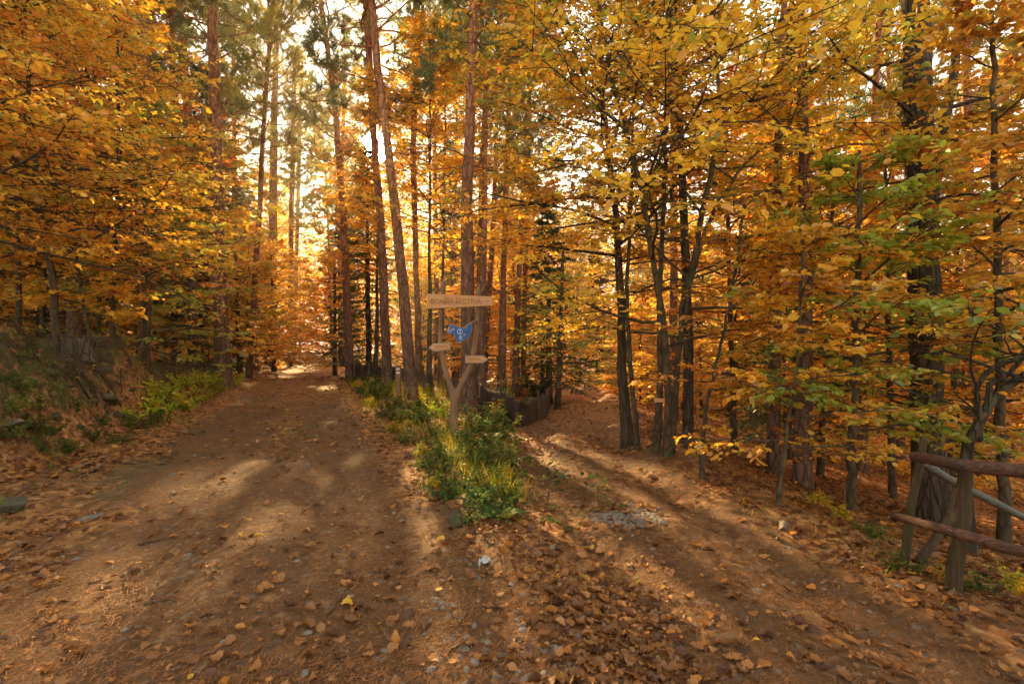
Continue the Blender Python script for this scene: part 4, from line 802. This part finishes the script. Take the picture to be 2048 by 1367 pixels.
for i, ((px, py), Y, h, lab, pal, n1, h0, L1) in enumerate(RB_):
    w0 = 9 + 0.8 * h; B_([(px, py, w0 * 8 / Y), (px + random.Random(i).uniform(-25, 25), 500, w0 * 5 / Y)], Y, h, lab, 60 + i, pal, n1=n1, h0=h0, h1=h * 0.97, L1=L1, n2=9, n3=6, nl=7, size=0.075 if Y < 7 else (0.085 if Y < 9.6 else 0.10), el=(-2, 42), simple=Y > 9.5, wood_tw=Y < 9.5)
# branches of a maple-like tree close by at the right edge
B_([(1938, 1010, 26), (1925, 920, 22), (1952, 840, 18), (1990, 790, 16), (2060, 745, 13)], 4.6, 3.0, 'crooked old sapling with twisted limbs behind the railing', 71, 'olive', 'small tree', 'oak_bark', 'small_tree', extra=[[(1958, 830, 13, 0), (1950, 770, 11, 0), (1990, 730, 9, -0.1), (2040, 715, 7, -0.1)], [(1975, 770, 11, 0), (2020, 745, 9, 0.1), (2060, 700, 7, 0.1)]], n1=16, h0=0.9, h1=2.7, L1=1.4, n2=7, n3=5, nl=5, size=0.068, shape='round')
# beeches on the left bank
LB = [((112, 648), 8.8, [(108, 560, 13), (86, 470, 10), (70, 330, 8), (55, 150, 6)], 7.2, 'slender beech rising beside the stump on the bank', 'gold', 50, 1.7, 3.5), ((222, 640), 10.5, [(228, 500, 9), (240, 380, 8), (235, 200, 6)], 8.5, 'yellow beech right of the stump with layered sprays', 'gold', 44, 1.5, 3.0),
      ((-60, 640), 7.5, [(-80, 300, 12)], 8.0, 'golden beech at the far left edge', 'gold', 44, 1.8, 3.4), ((40, 600), 11.5, [(30, 200, 9)], 11.5, 'tall red orange beech high behind the left bank', 'red', 44, 4.0, 3.6), ((200, 610), 14.5, [(190, 200, 9)], 14, 'tallest red crowned beech at upper left', 'red', 44, 6.5, 3.8),
      ((288, 660), 12.5, [(292, 480, 8), (284, 250, 6)], 7.5, 'green yellow beech in front of the thick red pine', 'lime', 36, 0.7, 2.2), ((398, 690), 21, [(396, 500, 8)], 8.5, 'olive beech left of the thick red pine', 'olive', 36, 0.8, 2.9),
      ((185, 680), 9.6, [(172, 640, 5)], 2.2, 'knee high beech shoots beside the stump', 'orange', 14, 0.5, 1.0), ((-170, 700), 6.8, [(-160, 400, 10)], 6.0, 'orange beech beyond the left edge of the bank', 'orange', 36, 1.6, 2.8)]
for i, ((px, py), Y, rest, h, lab, pal, n1, h0, L1) in enumerate(LB):
    B_([(px, py, 90 / Y + 2)] + rest, Y, h, lab, 80 + i, pal, n1=n1, h0=h0, h1=h * 0.97, L1=L1, n2=9, n3=6, nl=7, size=0.078 if Y < 9 else (0.09 if Y < 10.6 else 0.11), el=(-3, 36), simple=Y > 10.4, wood_tw=Y < 11)
# oaks and beeches round the sun and between the tracks
CB = [((752, 730), 20, 11, 'orange oak glowing just below the sun', 'orange', 34, 3.5, 3.2), ((880, 760), 17, 12, 'rusty oak crown right of the sun', 'orange', 36, 4.5, 3.2), ((634, 700), 84, 16, 'golden beech closing the far end of the left track', 'gold', 40, 0.5, 7.0), ((672, 703), 62, 10, 'orange beech on the right where the left track ends', 'orange', 36, 0.3, 4.5), ((600, 703), 62, 11, 'golden beech on the left where the left track ends', 'gold', 36, 0.3, 4.5), ((858, 770), 14.5, 11, 'orange oak between the leaning pine and the signpost pine', 'orange', 34, 4.6, 2.9), ((1085, 770), 21, 9, 'golden beech between the thin pines and the right track', 'gold', 34, 2.0, 2.8),
      ((670, 725), 24, 6, 'small orange beech at the right edge of the far left track', 'orange', 26, 0.6, 2.4), ((548, 715), 26, 7, 'bright orange beech where the left track runs out', 'orange', 30, 0.6, 2.8), ((480, 720), 20, 6.5, 'low orange beech between the two left track pines', 'orange', 28, 0.5, 2.4), ((1115, 745), 15.5, 4.2, 'low pale leaved beech spray over the netting fence', 'lime', 22, 0.8, 2.0)]
for i, ((px, py), Y, h, lab, pal, n1, h0, L1) in enumerate(CB):
    n1 = int(n1 * 1.35); L1 *= 1.15
    B_([(px, py, 160 / Y + 2), (px + random.Random(i + 5).uniform(-12, 12), 500, 80 / Y)], Y, h, lab, 100 + i, pal, n1=n1, h0=h0, h1=h * 0.97, L1=L1, n2=9, n3=6, nl=6, size=0.30 if Y > 50 else 0.135 if Y > 16.5 else (0.10 if h > 9 else 0.07), simple=True, wood_tw=False, keep=None)
def S_(pts, Y, h, label, seed, L1, h0=0.6):
    q, b = px_trunk(pts, Y, h, 0.015); wd, cr = spruce(b, q, seed, h0, L1); make_tree('spruce_tree', label, 'spruce tree', wd, cr, b, 'oak_bark', 'needle')
S_([(738, 735, 12), (735, 500, 8)], 22, 10.5, 'dark spruce standing right of the far left track', 121, 2.0)
S_([(682, 705, 10), (680, 520, 7)], 40, 13, 'far dark spruce at the end of the left track', 122, 2.2)
S_([(1098, 770, 14), (1096, 560, 9)], 19, 8.0, 'dark spruce over the netting fence by the right track', 123, 1.9)
S_([(405, 680, 14), (404, 400, 9)], 21, 13, 'dark spruce behind the thick red pine', 124, 2.4, 2.0)
S_([(290, 670, 14), (290, 400, 9)], 19, 14, 'dark spruce behind the yellow beeches at left', 125, 2.6, 1.0)
S_([(80, 640, 14), (80, 300, 9)], 17, 15, 'tall dark spruce deep at the far left', 126, 2.8, 1.0)
S_([(1510, 860, 12), (1510, 600, 9)], 24, 13, 'dark spruce deep in the woods right of centre', 127, 2.2, 1.0)

# ------------------------------------------------------------------ the woods beyond: copies of a few whole trees
def proto(kind, seed, **kw):
    rng = random.Random(seed); h = kw.pop('h'); ln = rng.uniform(-0.5, 0.5)
    r0 = kw.pop('r0'); q = trunk_curve([(0, 0, 0, r0), (ln * 0.4, rng.uniform(-.2, .2), h * 0.4, r0 * 0.75), (ln, rng.uniform(-.3, .3), h * 0.75, r0 * 0.45), (ln * 1.1, 0, h, 0.02)], 18)
    b = (0.0, 0.0, 0.0)
    if kind == 'beech': wd, cr = broadleaf(b, q, seed, simple=True, wood_tw=False, n2=9, n3=6, nl=7, k=8, **kw); return make_tree('beech_tree', 'x', 'beech tree', wd, cr, b, 'beech_bark', 'leaf')
    if kind == 'pine': wd, cr = pine(b, q, seed, bw=0.042, bl=0.19, nb=12, **kw); return make_tree('pine_tree', 'x', 'pine tree', wd, cr, b, 'pine_bark', 'needle')
    wd, cr = spruce(b, q, seed, bw=0.09, **kw); return make_tree('spruce_tree', 'x', 'spruce tree', wd, cr, b, 'oak_bark', 'needle')
PB = [proto('beech', 201, h=9, r0=0.10, pal='orange', n1=44, h0=0.8, h1=8.8, L1=3.7, size=0.15, el=(0, 45)), proto('beech', 202, h=10, r0=0.11, pal='gold', n1=46, h0=1.2, h1=9.8, L1=3.6, size=0.15, el=(0, 45)),
      proto('beech', 203, h=6, r0=0.07, pal='orange', n1=38, h0=0.4, h1=5.8, L1=2.9, size=0.14, el=(-5, 35)), proto('beech', 204, h=12, r0=0.13, pal='brown', n1=48, h0=2.5, h1=11.5, L1=3.8, size=0.14, el=(5, 50), shape='round'),
      proto('beech', 205, h=8, r0=0.09, pal='yellowgreen', n1=42, h0=0.7, h1=7.8, L1=3.4, size=0.15, el=(0, 40))]
PP = [proto('pine', 206, h=19, r0=0.15, pal='pine', h0=11), proto('pine', 207, h=17, r0=0.13, pal='pinegold', h0=9)]
PS = [proto('spruce', 208, h=13, r0=0.12, h0=0.8, L1=2.2)]
rng = np.random.default_rng(77); placed = []; used = set()
def sector(x, y):
    a = math.degrees(math.atan2(x, y))
    return 'left of the left track' if a < -24 else ('between the two tracks' if a < 5 else 'right of the right track')
cnt = 0
for tries in range(30000):
    if cnt >= 250: break
    r = 13 + 55 * rng.random() ** 0.8; a = rng.uniform(-58, 60); x, y = r * math.sin(rad(a)), r * math.cos(rad(a))
    da, sa, _ = near(DA, [x], [y]); db, sb, _ = near(DB, [x], [y])
    if da[0] < 3.0 or db[0] < 2.6: continue
    mn = 2.7 if r < 30 else 3.2
    if any((x - p[0]) ** 2 + (y - p[1]) ** 2 < mn * mn for p in placed): continue
    sun_lane = abs(a - SUN_AZ) < 9 and r < 55
    if sun_lane and rng.random() < (0.25 if r < 30 else 0.45): continue
    if abs(r * math.sin(rad(a - SUN_AZ))) < 2.6 and r < 60: continue
    if a < -18 and r < 16: continue
    u = rng.random()
    mid = -20 < a < 8
    if mid: kind = PP if u < 0.45 else (PB if u < 0.9 else PS)
    elif a >= 8: kind = PP if u < 0.22 else (PB if u < 0.97 else PS)
    else: kind = PP if u < 0.25 else (PB if u < 0.88 else PS)
    if sun_lane and kind is PB and r < 30: kind = PP if rng.random() < 0.5 else [PB[2]]
    src = kind[rng.integers(len(kind))]; k = src['category'].split()[0]; s = float(rng.uniform(0.8, 1.2)) * (0.78 if (a > 8 and r < 30 and kind is PB) else 1.0)
    where = sector(x, y); far = 'distant' if r > 38 else 'middle distance'
    look = {'pine': 'bare trunked pine', 'spruce': 'dark spruce', 'beech': {PB[0]: 'orange beech', PB[1]: 'golden beech', PB[2]: 'small orange beech', PB[3]: 'brown beech', PB[4]: 'yellow green beech'}.get(src, 'beech')}[k]
    lab = f'{far} {look} in the woods {where}'; grp = f'{look}s in the {far} woods {where}'
    loc = (x, y, H(x, y) - 0.05); rz = rng.uniform(0, 6.28)
    if src in used: copy_tree(src, loc, rz, s, lab, grp)
    else: used.add(src); src.location = loc; src.rotation_euler = (0, 0, rz); src['label'] = lab; src['group'] = grp
    placed.append((x, y)); cnt += 1
print('woods', cnt)
def far_woods():
    rng = np.random.default_rng(9); acc = Acc(); n = 260000; a = np.radians(rng.uniform(-66, 68, n)); r = rng.uniform(56, 110, n); x = r * np.sin(a); y = r * np.cos(a); top = 14 + 12 * (vnoise(x, y, 0.08, 51) + 0.5); h = top * rng.random(n) ** 0.8
    da, _, _ = near(DA, x, y); k = ((da > 3.0) | (r > 84)) & (vnoise(x * 1.0 + h * 1.7, y + h * 1.3, 0.3, 52) > -0.10 + 0.05 * rng.standard_normal(n)); x, y, h = x[k], y[k], h[k]; n = len(x); z = terrain(x, y) + h
    g = ((np.degrees(np.arctan2(x, y)) + 70) / 2.2).astype(int) + 70 * ((np.hypot(x, y) - 66) // 13).astype(int)
    c = colors('gold', n, rng, g, 0.5); c2 = colors('gold', n, rng, g, 0.5); c = np.where((rng.random(n) < 0.5)[:, None], c, c2)
    A = nrm(rng.standard_normal((n, 3)) * [1, 1, 0.4]); leaves(acc, np.stack([x, y, z], -1), A, nrm([0, 0, 1.0] + 0.7 * rng.standard_normal((n, 3))), 0.38 + 0.35 * rng.random(n), c, 0.8, True)
    tag(obj('distant_woods', acc.mesh('distant_woods', M['leaf'])), 'far off autumn woods reading as one orange mass', None, None, 'stuff')
far_woods()

# ------------------------------------------------------------------ verge plants
def weed_bush(seed, h, nst, pal='weed', ls=0.06, spread=0.35):
    rng = np.random.default_rng(seed); st = Acc(); lf = Acc(); a = rng.random(nst) * 6.28; S = np.stack([0.08 * rng.standard_normal(nst), 0.08 * rng.standard_normal(nst), np.full(nst, -0.03)], -1)
    P = branch(S, np.stack([np.cos(a) * spread * 2, np.sin(a) * spread * 2, np.ones(nst)], -1), h * (0.6 + 0.6 * rng.random(nst)), 8, 0.08, -0.05, rng); tubes(st, P, np.full((nst, 1), 0.0035) * np.linspace(1, 0.4, 8), 4)
    nl = 16; i = np.repeat(np.arange(nst), nl); t = np.tile(np.linspace(0.15, 1, nl), nst); B, T = along(P, i, t); k = len(i); n3 = 3; az = rng.random(k) * 6.28
    B = np.repeat(B, n3, 0); az = np.repeat(az, n3) + np.tile([-0.8, 0, 0.8], k); n = len(B); A = nrm(np.stack([np.cos(az), np.sin(az), -0.25 + 0.3 * rng.standard_normal(n)], -1)); B = B + A * 0.02
    leaves(lf, B, A, nrm([0, 0, 1.0] + 0.35 * rng.standard_normal((n, 3))), ls * (0.6 + 0.7 * rng.random(n)), colors(pal, n, rng, np.repeat(i, n3), 0.4), 0.72)
    return st, lf
def fern(seed, L=0.6, nf=9):
    rng = np.random.default_rng(seed); st = Acc(); lf = Acc(); a = np.arange(nf) / nf * 6.28 + rng.random(nf); P = branch(np.zeros((nf, 3)), np.stack([np.cos(a), np.sin(a), np.full(nf, 1.5)], -1), L * (0.8 + 0.4 * rng.random(nf)), 10, 0.03, -0.17, rng)
    tubes(st, P, np.full((nf, 1), 0.003) * np.linspace(1, 0.4, 10), 4); m = 44; i = np.repeat(np.arange(nf), m); t = np.tile(np.repeat(np.linspace(0.12, 0.99, m // 2), 2), nf); B, T = along(P, i, t); sg = np.tile([1, -1], nf * m // 2)
    Sx = nrm(np.cross(T, [0, 0, 1.0])); A = nrm(Sx * sg[:, None] + 0.35 * T + [0, 0, -0.1]); Nn = nrm(np.cross(Sx, T)); s = 0.13 * np.sin(np.pi * (0.12 + 0.86 * t)) + 0.01
    leaves(lf, B, A, Nn, s, colors('weed', len(B), rng, i, 0.8), 0.26, True); return st, lf
def plant(name, label, cat, st, lf, grp=None, mat='green'):
    r = empty(name); tag(r, label, cat, grp); obj('stems', st.mesh('stems', M['twig_bark']), r); obj('leaves', lf.mesh('leaves', M[mat]), r); return r
wb = [plant('weed_bush', 'x', 'bush', *weed_bush(301, 0.55, 16)), plant('weed_bush', 'x', 'bush', *weed_bush(302, 0.7, 14, 'weed', 0.075)), plant('weed_bush', 'x', 'bush', *weed_bush(303, 0.4, 16, 'lime', 0.05)), plant('weed_bush', 'x', 'bush', *weed_bush(304, 0.45, 16, 'weed', 0.045)), plant('weed_bush', 'x', 'bush', *weed_bush(307, 0.4, 12, 'olive', 0.045))]
fe = [plant('fern', 'x', 'fern', *fern(305)), plant('fern', 'x', 'fern', *fern(306, 0.5, 8))]
usedp = set()
def put(src, x, y, s, lab, grp=None):
    rz = random.Random(int(x * 1000 + y * 77)).uniform(0, 6.28); loc = (x, y, H(x, y) - 0.01)
    if src in usedp: c = copy_tree(src, loc, rz, s, lab, grp)
    else: usedp.add(src); c = src; c.location = loc; c.rotation_euler = (0, 0, rz); c.scale = (s, s, s); c['label'] = lab
    if grp: c['group'] = grp
V_ = [(760, 800, 1, 1.0), (790, 815, 3, 1.1), (830, 830, 0, 1.0), (735, 795, 3, 0.9), (860, 815, 2, 1.3), (845, 850, 1, 0.8), (800, 845, 0, 0.8), (875, 835, 2, 1.2), (980, 850, 1, 1.1), (1005, 880, 0, 1.1), (950, 865, 0, 1.0), (1010, 920, 0, 0.85), (985, 935, 3, 1.0), (960, 905, 1, 0.8), (1000, 970, 3, 0.9), (925, 900, 3, 0.8), (905, 930, 0, 0.7), (960, 975, 3, 0.9), (1005, 1010, 0, 0.6), (930, 985, 3, 0.8), (870, 950, 3, 0.6), (965, 1020, 3, 0.7), (890, 1000, 3, 0.6), (790, 780, 2, 1.2), (845, 790, 2, 1.3), (985, 820, 1, 1.4), (1000, 840, 1, 1.2), (910, 790, 2, 1.3), (725, 785, 3, 0.9), (745, 812, 4, 0.9), (770, 832, 3, 0.8), (790, 862, 4, 0.8), (812, 885, 3, 0.7), (838, 912, 4, 0.7), (855, 932, 3, 0.6), (742, 778, 1, 1.0), (703, 766, 3, 1.0), (765, 790, 0, 0.9), (872, 975, 4, 0.6), (940, 1045, 3, 0.5), (820, 850, 4, 0.9), (1015, 960, 4, 0.8), (880, 880, 3, 0.8), (715, 775, 4, 1.0)]
for px, py, k, s in V_:
    x, y = gxy(px, py); put(wb[k], x, y, s * 0.85, 'leafy green weed clump in the verge between the two tracks', 'weed clumps round the signpost')
for px, py, s, lab in ((975, 895, 0.9, 'fern just right of the signpost foot'), (1012, 940, 0.8, 'fern drooping over the right track edge'), (950, 930, 0.7, 'small fern in front of the signpost foot'), (1000, 1040, 0.5, 'lowest fern near the tip of the verge'), (965, 1000, 0.6, 'fern above the mossy verge stone')):
    x, y = gxy(px, py); put(fe[int(px) % 2], x, y, s, lab)
for px, py, k, s in ((300, 825, 2, 1.1), (345, 815, 2, 1.2), (390, 800, 2, 1.1), (430, 785, 2, 1.1), (470, 770, 2, 1.1), (270, 855, 3, 0.8), (320, 845, 3, 0.7), (360, 775, 2, 1.0), (300, 790, 2, 1.0), (255, 840, 2, 0.8), (325, 790, 2, 1.1), (370, 820, 2, 0.8), (420, 765, 2, 1.1), (400, 770, 2, 1.2), (450, 752, 2, 1.1)):
    x, y = gxy(px, py); put(wb[k], x, y, s * 1.05, 'yellow green weed clump on the far end of the left verge', 'weed clumps along the left verge')
for px, py, k, s in ((150, 820, 3, 0.5), (200, 850, 3, 0.5), (20, 780, 3, 0.6), (95, 880, 0, 0.45), (10, 880, 0, 0.5), (110, 790, 3, 0.4), (40, 800, 3, 0.7), (15, 830, 3, 0.7), (75, 815, 3, 0.6), (130, 905, 3, 0.6), (180, 880, 3, 0.6), (230, 885, 3, 0.55), (60, 860, 3, 0.6)):
    x, y = gxy(px, py); put(wb[k], x, y, s, 'small green weed growing on the earth bank', 'weeds on the earth bank')
for px, py, k, s in ((1800, 1140, 3, 0.35), (1885, 1165, 4, 0.4), (1640, 1010, 4, 0.5), (1690, 1040, 4, 0.45), (1960, 1190, 3, 0.4), (2030, 1185, 4, 0.5), (1740, 1070, 3, 0.35)):
    x, y = gxy(px, py); put(wb[k], x, y, s, 'low weed at the edge of the right bank by the railing', 'weeds by the railing')
def grass():
    rng = np.random.default_rng(55); acc = Acc()
    def tuft(x, y, n, h, spread, pal='yellowgreen'):
        k = n; bx = x + spread * rng.standard_normal(k); by = y + spread * rng.standard_normal(k); z = terrain(bx, by) - 0.01; S = np.stack([bx, by, z], -1); a = rng.random(k) * 6.28
        P = branch(S, np.stack([0.45 * np.cos(a), 0.45 * np.sin(a), np.ones(k)], -1), h * (0.5 + 0.8 * rng.random(k)), 5, 0.05, -0.14, rng); sd_ = np.stack([-np.sin(a), np.cos(a), np.zeros(k)], -1); wv = np.array([1, .9, .7, .45, .05]) * 0.0028
        V = np.stack([P + sd_[:, None] * wv[:, None], P - sd_[:, None] * wv[:, None]], 2).reshape(k, 10, 3); j = np.arange(4)[:, None] * 2; q = np.concatenate([j, j + 1, j + 3, j + 2], 1); acc.add(V, q[None] + (np.arange(k) * 10)[:, None, None], None, np.repeat(colors(pal, k, rng) * np.array([0.75, 0.85, 0.9]), 10, 0))
    for px, py, n, h, s in ((870, 870, 160, 0.4, 0.25), (905, 905, 120, 0.35, 0.15), (940, 960, 120, 0.3, 0.2), (830, 800, 260, 0.5, 0.6), (790, 790, 240, 0.5, 0.6), (860, 780, 240, 0.5, 0.6), (990, 990, 150, 0.35, 0.15), (760, 775, 200, 0.45, 0.6), (740, 820, 90, 0.3, 0.3), (1010, 1000, 100, 0.3, 0.1),
                            (120, 800, 130, 0.4, 0.08), (85, 905, 150, 0.35, 0.08), (330, 850, 100, 0.25, 0.3), (310, 800, 120, 0.3, 0.4), (400, 780, 140, 0.35, 0.7), (440, 765, 140, 0.35, 0.8), (560, 850, 60, 0.1, 0.3), (575, 805, 60, 0.1, 0.4), (1600, 1030, 40, 0.10, 0.3), (1680, 1050, 40, 0.10, 0.3), (1800, 1150, 40, 0.09, 0.2), (180, 780, 80, 0.2, 0.2), (60, 760, 70, 0.2, 0.2)):
        x, y = gxy(px, py); tuft(x, y, n, h, s, 'weed' if px < 200 else 'yellowgreen')
    tag(obj('grass', acc.mesh('grass', M['green'])), 'grass tufts in the verges', None, None, 'stuff')
    acc = Acc(); n = 9000; x, y = scatter(n * 4, 3.5, 16, 50, rng, lambda x, y: gcd(x, y)); k = len(x); z, nz = ground_normal(x, y); az = rng.random(k) * 6.28
    A = nrm(np.stack([np.cos(az), np.sin(az), 0.25 + 0.3 * rng.standard_normal(k)], -1)); hh = 0.02 + 0.16 * rng.random(k) ** 1.5
    leaves(acc, np.stack([x, y, z + hh], -1), A, nrm(nz + 0.45 * rng.standard_normal((k, 3))), 0.03 + 0.035 * rng.random(k), colors('weed', k, rng, (np.floor(x * 3) + 50 + 80 * np.floor(y * 3)).astype(int), 0.5), 0.8)
    tag(obj('ground_cover', acc.mesh('ground_cover', M['green'])), 'low creeping greenery on the verge and bank', None, None, 'stuff')
def gcd(x, y):
    _, road, bank, med, mm, la, rb, da, db, sa, sb = terrain(x, y, True)
    m = np.where(med & (y > 4.0), smooth01((mm - 0.02 + 0.5 * vnoise(x, y, 2, 61)) / 0.35) * (y < 14), 0)
    # verge tip: greenery hugs the right-hand side
    m = m * np.where(y < 5.6, smooth01((x + 1.15 - 0.55 * (5.6 - y)) / 0.3), 1)
    l = bank * (vnoise(x, y, 1.4, 62) > -0.08) * 0.9 * (y < 12) + ((la > 1.9) & (la < 3.4) & (vnoise(x, y, 1.2, 63) > 0.12)) * 0.4
    return np.clip(np.maximum(m, l) * (0.7 + 0.8 * vnoise(x, y, 3, 64)), 0, 1)
grass()

# ------------------------------------------------------------------ the misty autumn air between the trees
def haze():
    m, t, out = newmat('haze_air'); pv = N(t, 'ShaderNodeVolumePrincipled'); pv.inputs['Color'].default_value = (1.0, 0.86, 0.62, 1); pv.inputs['Density'].default_value = 0.0012; pv.inputs['Anisotropy'].default_value = 0.6
    t.links.new(pv.outputs[0], out.inputs['Volume']); x0, x1, y0, y1, z0, z1 = -170, 170, -30, 135, -24, 34
    V = [(x, y, z) for z in (z0, z1) for y in (y0, y1) for x in (x0, x1)]; q = [(0, 2, 3, 1), (4, 5, 7, 6), (0, 1, 5, 4), (2, 6, 7, 3), (0, 4, 6, 2), (1, 3, 7, 5)]
    tag(obj('haze', mesh('haze', V, [np.array(q)], m, None, False)), 'thin golden haze between the trees', None, None, 'stuff')
haze()
